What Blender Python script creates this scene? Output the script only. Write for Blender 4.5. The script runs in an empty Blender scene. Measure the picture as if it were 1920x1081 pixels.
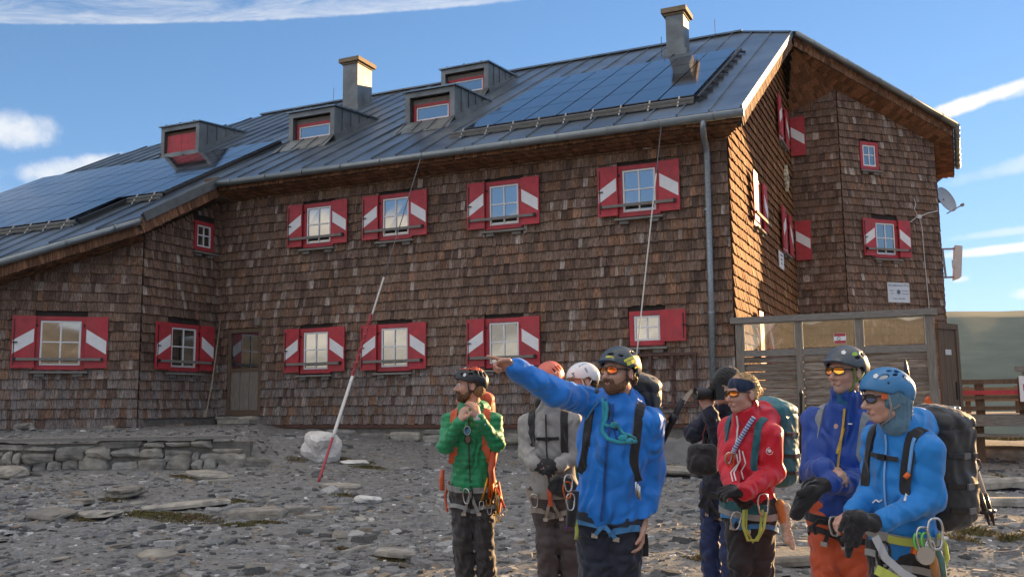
import bpy, math, random
import numpy as np
from mathutils import Vector, Matrix
from mathutils.bvhtree import BVHTree
rnd = random.Random(7); nrg = np.random.default_rng(7)
SC = bpy.context.scene; COL = SC.collection
V = Vector
# ------------------------------------------------------------------ camera
F_PX = 1750.0
yaw, pitch, roll = [math.radians(a) for a in (-24.58, 7.08, -.65)]
CF = V((math.sin(yaw)*math.cos(pitch), math.cos(yaw)*math.cos(pitch), math.sin(pitch)))
r0 = V((math.cos(yaw), -math.sin(yaw), 0)); u0 = r0.cross(CF)
CR = math.cos(roll)*r0 + math.sin(roll)*u0; CU = -math.sin(roll)*r0 + math.cos(roll)*u0
CP = V((0, -17, 1.6))
cam = bpy.data.cameras.new('camera'); cam.sensor_width = 36; cam.lens = F_PX/1920*36
cam.clip_start = .05; cam.clip_end = 20000
co = bpy.data.objects.new('camera', cam); COL.objects.link(co)
M4 = Matrix((CR, CU, -CF)).transposed().to_4x4(); M4.translation = CP
co.matrix_world = M4; SC.camera = co
def at(px, py, d):
    return CP + d*(CF + (px-960)/F_PX*CR + (540.5-py)/F_PX*CU)
# ------------------------------------------------------------------ sun, sky, exposure
SUN_EL, SUN_AZ = math.radians(10.5), math.radians(24.5)
SUN = V((math.sin(SUN_AZ)*math.cos(SUN_EL), math.cos(SUN_AZ)*math.cos(SUN_EL), math.sin(SUN_EL)))
sl = bpy.data.lights.new('sun', 'SUN'); sl.energy = 5.0; sl.angle = math.radians(.5); sl.color = (1, .62, .28)
so = bpy.data.objects.new('sun', sl); COL.objects.link(so)
so.rotation_euler = (-SUN).to_track_quat('-Z', 'Y').to_euler(); so.location = SUN*60
SC.view_settings.view_transform = 'Standard'; SC.view_settings.look = 'None'
SC.view_settings.gamma = 1; SC.view_settings.use_curve_mapping = False
SC.view_settings.exposure = 1.65
SC.cycles.max_bounces = 6; SC.cycles.diffuse_bounces = 3; SC.cycles.glossy_bounces = 4
SC.cycles.transmission_bounces = 4; SC.cycles.transparent_max_bounces = 6
SC.cycles.caustics_reflective = False; SC.cycles.caustics_refractive = False
W = bpy.data.worlds.new('World'); SC.world = W; W.use_nodes = True
def build_world():
    nt = W.node_tree; N = nt.nodes; L = nt.links
    bg = N['Background']; bg.inputs['Strength'].default_value = .105
    sky = N.new('ShaderNodeTexSky'); sky.sky_type = 'NISHITA'; sky.sun_disc = False
    sky.sun_elevation = SUN_EL; sky.sun_rotation = SUN_AZ; sky.altitude = 2900
    sky.air_density = 1.0; sky.dust_density = .15; sky.ozone_density = 1.6
    tc = N.new('ShaderNodeTexCoord'); D = tc.outputs['Generated']
    def math_(op, a, b=None, c=None, clamp=False):
        n = N.new('ShaderNodeMath'); n.operation = op; n.use_clamp = clamp
        for i, x in enumerate((a, b, c)):
            if x is None: continue
            if isinstance(x, (int, float)): n.inputs[i].default_value = x
            else: L.new(x, n.inputs[i])
        return n.outputs[0]
    def dot(v):
        n = N.new('ShaderNodeVectorMath'); n.operation = 'DOT_PRODUCT'
        L.new(D, n.inputs[0]); n.inputs[1].default_value = v; return n.outputs['Value']
    def noise(scale, detail=6, rough=.6, stretch=(1, 1, 1), dist=0, vec=D):
        m = N.new('ShaderNodeMapping'); L.new(vec, m.inputs[0]); m.inputs['Scale'].default_value = stretch
        n = N.new('ShaderNodeTexNoise'); n.inputs['Scale'].default_value = scale
        n.inputs['Detail'].default_value = detail; n.inputs['Roughness'].default_value = rough
        n.inputs['Distortion'].default_value = dist
        L.new(m.outputs[0], n.inputs['Vector']); return n.outputs['Fac']
    def ramp(x, lo, hi):
        n = N.new('ShaderNodeMapRange'); n.interpolation_type = 'SMOOTHSTEP'
        L.new(x, n.inputs[0]); n.inputs[1].default_value = lo; n.inputs[2].default_value = hi; return n.outputs[0]
    n1 = noise(14, 7, .62); n2 = noise(5, 6, .6); fine = noise(60, 6, .7)
    def dirv(az, el):
        az, el = math.radians(az), math.radians(el)
        return V((math.sin(az)*math.cos(el), math.cos(az)*math.cos(el), math.sin(el)))
    terms = []
    # cumulus and cirrus puffs: azimuth, elevation, half width, half height (degrees), tilt, density
    for az, el, w, h, tilt, dens in ((-53.4, 14.9, 2.4, 1.15, 4, .72), (-49.0, 13.3, 4.2, .85, 6, .66),
                               (-44.5, 14.5, 2.2, .35, 12, .35), (3.4, 16.35, 3.6, .42, 12, 1.0), (7.5, 17.0, 4, .5, 12, .8),
                               (3.6, 8.1, 3.4, .30, 2, .95), (1.3, 6.6, .5, .2, 6, .6), (5.0, 5.6, 1.7, .45, 4, .95), (3.5, 9.0, 3.0, .25, 3, .4),
                               (12, 9, 7, .8, 3, .8), (-66, 15, 5, 1.2, 4, .7), (8, 13, 6, .5, 8, .4)):
        c = dirv(az, el); e1 = V((c.y, -c.x, 0)).normalized(); e2 = e1.cross(c)
        t = math.radians(tilt); a = math.cos(t)*e1 + math.sin(t)*e2; b = -math.sin(t)*e1 + math.cos(t)*e2
        u = math_('DIVIDE', dot(a), math.sin(math.radians(w))); v = math_('DIVIDE', dot(b), math.sin(math.radians(h)))
        r = math_('ADD', math_('MULTIPLY', u, u), math_('MULTIPLY', v, v))
        front = math_('GREATER_THAN', dot(c), .5)
        r = math_('ADD', r, math_('MULTIPLY', math_('SUBTRACT', n1, .5), 4.2))
        m = math_('MULTIPLY', math_('MULTIPLY', ramp(r, 1.5, .1), dens), front)
        terms.append(m)
    # the broad old vapour trail: everything to one side of a line on the cloud plane, streaked along it
    def cp(px, py):
        d = (at(px, py, 1) - CP); return V((d.x/d.z, d.y/d.z))
    p0, p1 = cp(0, 47), cp(1010, 0); pm = cp(300, 47)
    tg = (p1-p0).normalized(); nm = V((-tg.y, tg.x))
    if nm.dot(cp(300, 10)-p0) < 0: nm = -nm
    sag = nm.dot(pm-p0)
    sx = N.new('ShaderNodeSeparateXYZ'); L.new(D, sx.inputs[0])
    zc = math_('MAXIMUM', sx.outputs[2], .02)
    X = math_('DIVIDE', sx.outputs[0], zc); Y = math_('DIVIDE', sx.outputs[1], zc)
    along = math_('ADD', math_('MULTIPLY', math_('SUBTRACT', X, p0.x), tg.x), math_('MULTIPLY', math_('SUBTRACT', Y, p0.y), tg.y))
    perp = math_('ADD', math_('MULTIPLY', math_('SUBTRACT', X, p0.x), nm.x), math_('MULTIPLY', math_('SUBTRACT', Y, p0.y), nm.y))
    ln = (p1-p0).length; am = tg.dot(pm-p0)
    tt = math_('DIVIDE', along, ln)
    bow = math_('MULTIPLY', math_('MULTIPLY', tt, math_('SUBTRACT', 1, tt)), sag/((am/ln)*(1-am/ln)))
    perp = math_('SUBTRACT', perp, bow)
    cb = N.new('ShaderNodeCombineXYZ'); L.new(along, cb.inputs[0]); L.new(perp, cb.inputs[1])
    st = noise(4.5, 8, .68, (1, 2.6, 1), .6, cb.outputs[0])
    pj = math_('ADD', perp, math_('MULTIPLY', math_('SUBTRACT', fine, .5), .03))
    band = math_('MULTIPLY', ramp(pj, .0, .022), ramp(perp, .75, .25))
    dens = math_('ADD', math_('MULTIPLY', ramp(st, .3, .75), .42), math_('MULTIPLY', ramp(perp, .12, .0), .22))
    terms.append(math_('MULTIPLY', math_('MULTIPLY', band, dens), math_('MULTIPLY', ramp(tt, -.8, -.2), ramp(tt, 1.25, .75))))
    # warm layer of cloud standing low on the side away from the sun (seen in the window panes)
    away = V((-.62, -.78, 0)).normalized()
    lowc = math_('MULTIPLY', ramp(dot(away), -.1, .5), ramp(math_('ADD', sx.outputs[2], math_('MULTIPLY', math_('SUBTRACT', n2, .5), .06)),   .210, .188))
    mixw = math_('MULTIPLY', lowc, .9)
    # bright broken cloud added outside the view to fill the shade with neutral light
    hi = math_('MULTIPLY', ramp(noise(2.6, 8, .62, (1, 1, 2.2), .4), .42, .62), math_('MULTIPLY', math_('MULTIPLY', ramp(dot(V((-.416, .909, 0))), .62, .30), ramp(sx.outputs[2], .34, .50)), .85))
    tot = terms[0]
    for t in terms[1:]: tot = math_('MAXIMUM', tot, t)
    def mix(f, a, b):
        n = N.new('ShaderNodeMix'); n.data_type = 'RGBA'
        L.new(f, n.inputs[0])
        for i, x in ((6, a), (7, b)):
            if isinstance(x, tuple): n.inputs[i].default_value = (*x, 1)
            else: L.new(x, n.inputs[i])
        return n.outputs[2]
    tint = N.new('ShaderNodeMix'); tint.data_type = 'RGBA'; tint.blend_type = 'MULTIPLY'; tint.inputs[0].default_value = 1
    L.new(sky.outputs[0], tint.inputs[6]); tint.inputs[7].default_value = (*SKY_TINT, 1)
    # soft shoulder so that the sky beside the sun does not burn out
    den = N.new('ShaderNodeVectorMath'); den.operation = 'MULTIPLY_ADD'; L.new(tint.outputs[2], den.inputs[0]); den.inputs[1].default_value = (.20, .18, .11); den.inputs[2].default_value = (1,)*3
    dv = N.new('ShaderNodeVectorMath'); dv.operation = 'DIVIDE'; L.new(tint.outputs[2], dv.inputs[0]); L.new(den.outputs[0], dv.inputs[1])
    c = mix(tot, dv.outputs[0], CLOUD)
    c = mix(hi, c, FILL_CLOUD)
    vs = N.new('ShaderNodeVectorMath'); vs.operation = 'SCALE'; vs.inputs[0].default_value = WARM
    L.new(math_('ADD', math_('MULTIPLY', ramp(noise(7, 8, .65, (1, 1, 3.2), .5), .32, .68), .85), .45), vs.inputs['Scale'])
    c = mix(mixw, c, vs.outputs[0])
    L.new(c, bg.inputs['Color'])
FILL_CLOUD = (10.0, 8.8, 7.3); SKY_TINT = (.62, .85, 1.0); CLOUD = (3.4, 3.35, 3.25); WARM = (5.4, 4.7, 3.75)
build_world()
# ------------------------------------------------------------------ helpers
def link(o, parent=None):
    COL.objects.link(o)
    if parent is not None: o.parent = parent
    return o
def tag(o, label=None, cat=None, group=None, kind=None):
    if label: o['label'] = label
    if cat: o['category'] = cat
    if group: o['group'] = group
    if kind: o['kind'] = kind
    return o
def wloc(o):
    p = V((0, 0, 0))
    while o is not None: p = p + o.location; o = o.parent
    return p
def empty(name, loc, label=None, cat=None, group=None):
    e = bpy.data.objects.new(name, None); e.location = loc; e.empty_display_size = .2; link(e)
    return tag(e, label, cat, group)
class Fr:
    def __init__(s, o, u, n, z=(0, 0, 1)):
        s.o, s.u, s.n, s.z = V(o), V(u).normalized(), V(n).normalized(), V(z).normalized()
    def P(s, a, z, o=0): return s.o + s.u*a + s.z*z + s.n*o
class MB:
    def __init__(s): s.v = []; s.f = []; s.c = []
    def add(s, vs, fs, c=None):
        k = len(s.v); s.v += [tuple(p) for p in vs]
        for q in fs: s.f.append(tuple(i+k for i in q)); s.c.append(c)
    def box8(s, p, c=None):
        s.add(p, [(0, 3, 2, 1), (4, 5, 6, 7), (0, 1, 5, 4), (1, 2, 6, 5), (2, 3, 7, 6), (3, 0, 4, 7)], c)
    def fbox(s, F, a0, a1, z0, z1, o0, o1, c=None):
        s.box8([F.P(a, z, o) for o in (o0, o1) for a, z in ((a0, z0), (a1, z0), (a1, z1), (a0, z1))], c)
    def obox(s, c0, X, Y, Z, c=None):
        c0, X, Y, Z = V(c0), V(X), V(Y), V(Z)
        s.box8([c0+k*Z+i*X+j*Y for k in (-1, 1) for i, j in ((-1, -1), (1, -1), (1, 1), (-1, 1))], c)
    def bar(s, p, q, w, h, up=(0, 0, 1), c=None):
        p, q = V(p), V(q); d = (q-p).normalized(); x = d.cross(V(up))
        if x.length < 1e-4: x = d.cross(V((1, 0, 0)))
        x.normalize(); y = x.cross(d)
        s.box8([e+i*x*w/2+j*y*h/2 for e in (p, q) for i, j in ((-1, -1), (1, -1), (1, 1), (-1, 1))], c)
    def tube(s, pts, r, n=8, cap=True, c=None, closed=False):
        pts = [V(p) for p in pts]; m = len(pts)
        rs = r if isinstance(r, (list, tuple)) else [r]*m
        k = len(s.v); ref = None; rings = []
        for i, p in enumerate(pts):
            a = pts[(i-1) % m] if (i or closed) else p; b = pts[(i+1) % m] if (i < m-1 or closed) else p
            d = (b-a).normalized()
            if ref is None:
                ref = d.cross(V((0, 0, 1)))
                if ref.length < .05: ref = d.cross(V((1, 0, 0)))
            ref = (ref - d*ref.dot(d)).normalized(); y = d.cross(ref)
            rings.append([p+(ref*math.cos(t)+y*math.sin(t))*rs[i] for t in [2*math.pi*j/n for j in range(n)]])
        vs = [q for R in rings for q in R]; fs = []
        for i in range(m if closed else m-1):
            i2 = (i+1) % m
            for j in range(n): fs.append((i*n+j, i*n+(j+1) % n, i2*n+(j+1) % n, i2*n+j))
        if cap and not closed: fs += [tuple(range(n-1, -1, -1)), tuple((m-1)*n+j for j in range(n))]
        s.add(vs, fs, c)
    def prism(s, poly, d, c=None):
        n = len(poly); poly = [V(p) for p in poly]; d = V(d)
        vs = poly+[p+d for p in poly]
        s.add(vs, [tuple(range(n-1, -1, -1)), tuple(range(n, 2*n))]+[(i, (i+1) % n, n+(i+1) % n, n+i) for i in range(n)], c)
    def lathe(s, c0, ax, prof, n=16, c=None, ref=None):
        ax = V(ax).normalized(); x = V(ref) if ref else ax.cross(V((0, 0, 1)))
        if x.length < .05: x = V((1, 0, 0))
        x = (x-ax*x.dot(ax)).normalized(); y = ax.cross(x); c0 = V(c0)
        vs = [c0+ax*h+(x*math.cos(2*math.pi*j/n)+y*math.sin(2*math.pi*j/n))*r for r, h in prof for j in range(n)]
        m = len(prof)
        fs = [(i*n+j, i*n+(j+1) % n, (i+1)*n+(j+1) % n, (i+1)*n+j) for i in range(m-1) for j in range(n)]
        s.add(vs, fs+[tuple(range(n-1, -1, -1)), tuple((m-1)*n+j for j in range(n))], c)
    def ribbon(s, pts, nrm, w, t=.004, c=None):
        pts = [V(p) for p in pts]; m = len(pts); vs = []
        for i, p in enumerate(pts):
            d = (pts[min(i+1, m-1)]-pts[max(i-1, 0)]).normalized(); n = V(nrm[i]).normalized(); x = d.cross(n).normalized()*w/2
            vs += [p-x, p+x, p+x+n*t, p-x+n*t]
        fs = [(0, 1, 2, 3), tuple(4*(m-1)+j for j in (3, 2, 1, 0))]
        for i in range(m-1):
            for j in range(4): fs.append((4*i+j, 4*i+4+j, 4*i+4+(j+1) % 4, 4*i+(j+1) % 4))
        s.add(vs, fs, c)
    def build(s, name, mt, parent=None, origin=None, smooth=False):
        me = bpy.data.meshes.new(name); org = wloc(parent) if parent is not None else V(origin or (0, 0, 0))
        if origin is not None and parent is not None: org = V(origin)
        me.from_pydata([V(p)-org for p in s.v], [], s.f); me.materials.append(mt)
        if any(c is not None for c in s.c):
            a = me.attributes.new('Col', 'FLOAT_COLOR', 'CORNER'); buf = []
            for c, q in zip(s.c, s.f): buf += [*(c or (1, 1, 1)), 1.0]*len(q)
            a.data.foreach_set('color', buf)
        if smooth: me.polygons.foreach_set('use_smooth', [True]*len(me.polygons))
        o = bpy.data.objects.new(name, me); link(o, parent)
        if parent is None: o.location = org
        elif origin is not None: o.location = org - wloc(parent)
        return o
def np_mesh(name, verts, faces, mt, parent=None, origin=None, smooth=True, col=None):
    """verts (n,3) array in world space, faces (m,k) int array; col (n,3) optional vertex colour"""
    org = np.array(wloc(parent) if parent is not None else (origin if origin is not None else (0, 0, 0)))
    me = bpy.data.meshes.new(name); n, (m, k) = len(verts), faces.shape
    me.vertices.add(n); me.vertices.foreach_set('co', (verts-org).astype(np.float32).ravel())
    me.loops.add(m*k); me.loops.foreach_set('vertex_index', faces.astype(np.int32).ravel())
    me.polygons.add(m); me.polygons.foreach_set('loop_start', np.arange(0, m*k, k, dtype=np.int32))
    me.polygons.foreach_set('loop_total', np.full(m, k, dtype=np.int32))
    me.polygons.foreach_set('use_smooth', np.full(m, smooth, dtype=bool))
    me.update(calc_edges=True); me.materials.append(mt)
    if col is not None:
        a = me.attributes.new('Col', 'FLOAT_COLOR', 'POINT')
        a.data.foreach_set('color', np.concatenate([col, np.ones((n, 1))], 1).astype(np.float32).ravel())
    o = bpy.data.objects.new(name, me); link(o, parent)
    if parent is None: o.location = org
    return o
def M(name, base, rough=.6, metal=0., var=.2, scale=6., stretch=(1, 1, 1), bump=0., bscale=None, attr=False, spec=.5,
      coat=0., objrand=0., sheen=0., base2=None, detail=5, ior=None, dist=0., bdist=.01, crease=0.):
    m = bpy.data.materials.new(name); m.use_nodes = True; nt = m.node_tree; N = nt.nodes; L = nt.links
    b = N['Principled BSDF']; b.inputs['Roughness'].default_value = rough; b.inputs['Metallic'].default_value = metal
    b.inputs['Specular IOR Level'].default_value = spec; b.inputs['Coat Weight'].default_value = coat
    b.inputs['Sheen Weight'].default_value = sheen
    if ior: b.inputs['IOR'].default_value = ior
    g = N.new('ShaderNodeNewGeometry'); mp = N.new('ShaderNodeMapping'); mp.inputs['Scale'].default_value = stretch
    L.new(g.outputs['Position'], mp.inputs[0])
    n = N.new('ShaderNodeTexNoise'); n.inputs['Scale'].default_value = scale; n.inputs['Detail'].default_value = detail
    n.inputs['Distortion'].default_value = dist
    L.new(mp.outputs[0], n.inputs['Vector'])
    if attr:
        a = N.new('ShaderNodeAttribute'); a.attribute_name = 'Col'; colr = a.outputs['Color']
    else:
        a = N.new('ShaderNodeRGB'); a.outputs[0].default_value = (*base, 1); colr = a.outputs[0]
    if base2 is not None:
        mx = N.new('ShaderNodeMix'); mx.data_type = 'RGBA'; mr = N.new('ShaderNodeMapRange'); mr.inputs[1].default_value = .38; mr.inputs[2].default_value = .62
        n2 = N.new('ShaderNodeTexNoise'); n2.inputs['Scale'].default_value = scale*.31; n2.inputs['Detail'].default_value = 6
        L.new(mp.outputs[0], n2.inputs['Vector']); L.new(n2.outputs['Fac'], mr.inputs[0]); L.new(mr.outputs[0], mx.inputs[0])
        L.new(colr, mx.inputs[6]); mx.inputs[7].default_value = (*base2, 1); colr = mx.outputs[2]
    mr = N.new('ShaderNodeMapRange'); mr.inputs[1].default_value = .25; mr.inputs[2].default_value = .75
    mr.inputs[3].default_value = 1-var; mr.inputs[4].default_value = 1+var; L.new(n.outputs['Fac'], mr.inputs[0]); f = mr.outputs[0]
    if objrand:
        oi = N.new('ShaderNodeObjectInfo'); m2 = N.new('ShaderNodeMapRange'); m2.inputs[3].default_value = 1-objrand; m2.inputs[4].default_value = 1+objrand
        L.new(oi.outputs['Random'], m2.inputs[0]); mm = N.new('ShaderNodeMath'); mm.operation = 'MULTIPLY'
        L.new(f, mm.inputs[0]); L.new(m2.outputs[0], mm.inputs[1]); f = mm.outputs[0]
    vm = N.new('ShaderNodeVectorMath'); vm.operation = 'SCALE'; L.new(colr, vm.inputs[0]); L.new(f, vm.inputs['Scale'])
    L.new(vm.outputs[0], b.inputs['Base Color'])
    if bump:
        bn = N.new('ShaderNodeTexNoise'); bn.inputs['Scale'].default_value = bscale or scale*4; bn.inputs['Detail'].default_value = 4
        L.new(mp.outputs[0], bn.inputs['Vector']); bp = N.new('ShaderNodeBump'); bp.inputs['Strength'].default_value = bump; bp.inputs['Distance'].default_value = bdist
        L.new(bn.outputs['Fac'], bp.inputs['Height']); L.new(bp.outputs[0], b.inputs['Normal'])
        if crease:
            rn = N.new('ShaderNodeTexNoise'); rn.noise_type = 'RIDGED_MULTIFRACTAL'; rn.inputs['Scale'].default_value = 5.5; rn.inputs['Detail'].default_value = 3; rn.inputs['Distortion'].default_value = 1.2
            m3 = N.new('ShaderNodeMapping'); m3.inputs['Scale'].default_value = (1.25, 1.25, .8); L.new(g.outputs['Position'], m3.inputs[0]); L.new(m3.outputs[0], rn.inputs['Vector'])
            b2 = N.new('ShaderNodeBump'); b2.inputs['Strength'].default_value = crease; b2.inputs['Distance'].default_value = .05; L.new(rn.outputs['Fac'], b2.inputs['Height']); L.new(b2.outputs[0], bp.inputs['Normal'])
    return m
def clip_poly(poly, nx, ny, c):
    """keep the part of a 2-D polygon with nx*x+ny*y <= c"""
    out = []
    for i, p in enumerate(poly):
        q = poly[(i+1) % len(poly)]; dp = nx*p[0]+ny*p[1]-c; dq = nx*q[0]+ny*q[1]-c
        if dp <= 0: out.append(p)
        if (dp < 0 < dq) or (dq < 0 < dp):
            t = dp/(dp-dq); out.append((p[0]+(q[0]-p[0])*t, p[1]+(q[1]-p[1])*t))
    return out
def text_obj(name, body, size, mt, F, a, z, o, parent, align='CENTER', extrude=.0012):
    cu = bpy.data.curves.new(name, 'FONT'); cu.body = body; cu.size = size; cu.align_x = align; cu.extrude = extrude
    tmp = bpy.data.objects.new(name, cu); me = bpy.data.meshes.new_from_object(tmp); bpy.data.objects.remove(tmp)
    me.materials.clear(); me.materials.append(mt)
    ob = bpy.data.objects.new(name, me); link(ob, parent)
    R = Matrix((F.u, F.z, F.n)).transposed().to_4x4(); R.translation = F.P(a, z, o)-wloc(parent)
    ob.matrix_local = R; return ob
# ------------------------------------------------------------------ materials
m_shingle = M('weathered_shingle', (1, 1, 1), .85, attr=True, var=.72, scale=1, stretch=(58, 58, 2.4), bump=.8, bscale=1.2, spec=.25, bdist=.012)
m_shpiece = M('weathered_shingle_single', (1, 1, 1), .85, attr=True, var=.72, scale=1, stretch=(58, 58, 2.4), bump=.8, bscale=1.2, spec=.25, objrand=.30, bdist=.012)
m_wallback = M('dark_boarding', (.035, .027, .022), .9)
m_roof = M('standing_seam_metal', (.12, .150, .185), .35, metal=.72, var=.30, scale=1.4, base2=(.195, .235, .275), bump=.12, bscale=5, objrand=.10)
m_roof2 = M('zinc_cladding', (.15, .165, .17), .5, metal=.55, var=.3, scale=3, base2=(.20, .215, .215), bump=.1, bscale=9)
m_gutter = M('grey_gutter_metal', (.22, .25, .26), .38, metal=.6, var=.15, scale=4)
m_pipe = M('galvanised_pipe', (.27, .31, .34), .38, metal=.6, var=.28, scale=22, bump=.05)
m_red = M('red_paint', (.50, .036, .052), .55, var=.2, scale=7, base2=(.40, .045, .052), bump=.1, bscale=60)
m_white = M('white_paint', (.80, .80, .80), .5, var=.07, scale=9, bump=.05, bscale=60)
m_pane = M('window_glass', (.020, .022, .022), .03, var=.3, scale=2, spec=1.0, ior=2.2, coat=.8)
m_solar = M('solar_cells', (.016, .019, .027), .07, var=.3, scale=1.2, spec=1.0, ior=1.85)
m_alu = M('aluminium_rail', (.33, .33, .32), .4, metal=.7, var=.15)
m_black = M('black_metal', (.012, .012, .013), .5, var=.2)
m_greywood = M('grey_weathered_wood', (.21, .195, .175), .8, var=.35, scale=1, stretch=(9, 60, 60), bump=.4, bscale=2)
m_greywoodv = M('grey_weathered_post', (.21, .18, .15), .8, var=.35, scale=1, stretch=(60, 60, 5), bump=.4, bscale=2)
m_oldwood = M('brown_weathered_wood', (.13, .085, .055), .8, var=.35, scale=1, stretch=(50, 50, 4), bump=.4, bscale=2)
m_plank = M("weathered_plank", (.27, .23, .19), .8, var=.42, scale=1, stretch=(7, 70, 70), bump=.5, bscale=2, objrand=.25, base2=(.17, .125, .09))
m_flash = M('dull_flashing', (.13, .145, .15), .75, metal=.2, var=.2)
m_cap = M('stone_cap', (.25, .19, .12), .8, var=.25, scale=8)
m_stone = M('grey_schist', (.25, .237, .21), .85, var=.38, scale=7, base2=(.33, .295, .24), bump=.7, bscale=28, objrand=.28, bdist=.02)
m_mortar = M('stone_mortar', (.17, .155, .135), .95, var=.3, scale=10, bump=.6, bscale=40)
m_conc = M('concrete', (.25, .245, .235), .9, var=.25, scale=6, bump=.4, bscale=50)
m_rust = M('rusty_iron', (.10, .05, .04), .8, var=.3, scale=12, bump=.3)
m_cable = M('grey_cable', (.10, .10, .11), .6)
m_rope = M('pale_rope', (.55, .52, .47), .8, var=.15, scale=80)
m_redrope = M('red_painted_steel', (.38, .045, .055), .5, var=.15)
m_dish = M('dish_grey', (.30, .34, .38), .4, var=.1)
m_plastic = M('white_plastic', (.62, .60, .57), .45, var=.06)
m_text = M('sign_print', (.10, .13, .17), .6, var=.05)
m_bluewhite = M('pale_sign', (.62, .68, .74), .5, var=.06)
m_flagred = M('flag_red', (.42, .05, .06), .6)

# ------------------------------------------------------------------ the hut
RM = .5537
def rz(y): return 6.79+RM*(y+.65)
hut = empty('mountain_hut', (-9, 4, 1.1), 'large brown shingled mountain hut with red and white shutters and a grey metal roof', 'hut')
def wall(name, F, poly, t=.18, m=m_wallback):
    b = MB(); b.prism([F.P(a, z, -.003) for a, z in poly], F.n*-t); return b.build(name, m, hut)
F_main = Fr((0, 0, 0), (1, 0, 0), (0, -1, 0))
F_gab = Fr((-3.36, 0, 0), (0, 1, 0), (1, 0, 0))
F_tA = Fr((-3.36, 8.4, 0), (1, 0, 0), (0, -1, 0))
F_tB = Fr((-2.1, 8.4, 0), (1, 1, 0), (1, -1, 0))
F_tC = Fr((.16, 10.66, 0), (0, 1, 0), (1, 0, 0))
F_N = Fr((-15.346, -2.37, 0), (0, 1, 0), (1, 0, 0))
F_L = Fr((-19.6, -6.62, 0), (1, 1, 0), (1, -1, 0))
P_main = [(-15.346, 1.2), (-3.36, 1.2), (-3.36, 6.55), (-15.346, 6.55)]
P_gab = [(0, 1.1), (8.4, 1.1), (8.4, 9.35), (8.1, 10.9), (7.0, 10.74), (0, 6.88)]
P_tA = [(0, 1.1), (1.26, 1.1), (1.26, 9.8), (0, 9.32)]
P_tB = [(0, 1.1), (3.2, 1.1), (3.2, 8.72), (0, 9.8)]
P_tC = [(0, 1.0), (1.5, 1.0), (1.5, 7.9), (0, 8.72)]; F_tD = Fr((.16, 12.16, 0), (-1, 1, 0), (1, 1, 0)); P_tD = [(0, 1.0), (5.5, 1.0), (5.5, 6.0), (0, 7.9)]
P_N = [(0, 1.2), (2.37, 1.34), (2.37, 6.5), (0, 5.3)]
P_L = [(0, 1.22), (6.01, 1.22), (6.01, 5.3), (0, 2.76)]
for F, P in ((F_main, P_main), (F_gab, P_gab), (F_tA, P_tA), (F_tB, P_tB), (F_tC, P_tC), (F_tD, P_tD), (F_N, P_N), (F_L, P_L)):
    wall('wall', F, [(a, z-.35 if z < 2 else (z+.42 if F is F_main or F is F_N else z)) for a, z in P])
b = MB(); b.fbox(Fr((0, 16.9, 0), (1, 0, 0), (0, 1, 0)), -24, -3.7, .4, 6.8, -.1, .1)
b.fbox(Fr((-24, 0, 0), (0, 1, 0), (-1, 0, 0)), -6.5, 16.8, .4, 3.3, -.1, .1); b.fbox(Fr((-24, 0, 0), (0, 1, 0), (-1, 0, 0)), -2, 16.8, 3.3, 5.6, -.1, .1)
b.fbox(Fr((-24, 0, 0), (0, 1, 0), (-1, 0, 0)), 1.5, 15.4, 5.6, 7.7, -.1, .1)
b.build('rear_wall', m_wallback, hut)
# --- shingles: wedge shaped pieces in courses; the largest in view become parts of their own
SH = []
def tone(a, z, base):
    k = .5+.5*math.sin(a*1.7+2.1*math.sin(z*1.3))*math.sin(z*1.9+1.7*math.sin(a*.9))
    x = rnd.random()
    if x < .05+.12*k: c = (.088, .056, .044)
    elif x < .58: c = (.155, .098, .070)
    elif x < .82: c = (.190, .130, .098)
    elif x < .91: c = (.205, .110, .066)
    elif x < .97: c = (.250, .192, .156)
    else: c = (.37, .31, .265)
    if z < base+1.1 and rnd.random() < .65: c = tuple(.45*q+.55*w for q, w in zip(c, (.235, .225, .222)))
    zf = .86+.28*(.5+.5*math.sin(a*.55+1.3*math.sin(z*.9+a*.2))*math.cos(z*.8-.4*a))
    c = tuple(1.1*(.80*q+.20*w) for q, w in zip(c, (.165, .110, .082))); f = rnd.uniform(.84, 1.14)*zf; return tuple(q*f for q in c)
def scan(poly, z):
    xs = []
    for i, p in enumerate(poly):
        q = poly[(i+1) % len(poly)]
        if (p[1] <= z) != (q[1] <= z): xs.append(p[0]+(z-p[1])/(q[1]-p[1])*(q[0]-p[0]))
    xs.sort(); return [(xs[i], xs[i+1]) for i in range(0, len(xs)-1, 2)]
def polytop(poly, a, z):
    best = 1e9
    for i, p in enumerate(poly):
        q = poly[(i+1) % len(poly)]
        if (p[0] <= a) != (q[0] <= a):
            h = p[1]+(a-p[0])/(q[0]-p[0])*(q[1]-p[1])
            if h > z: best = min(best, h)
    return best if best < 1e9 else z+.02
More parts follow.
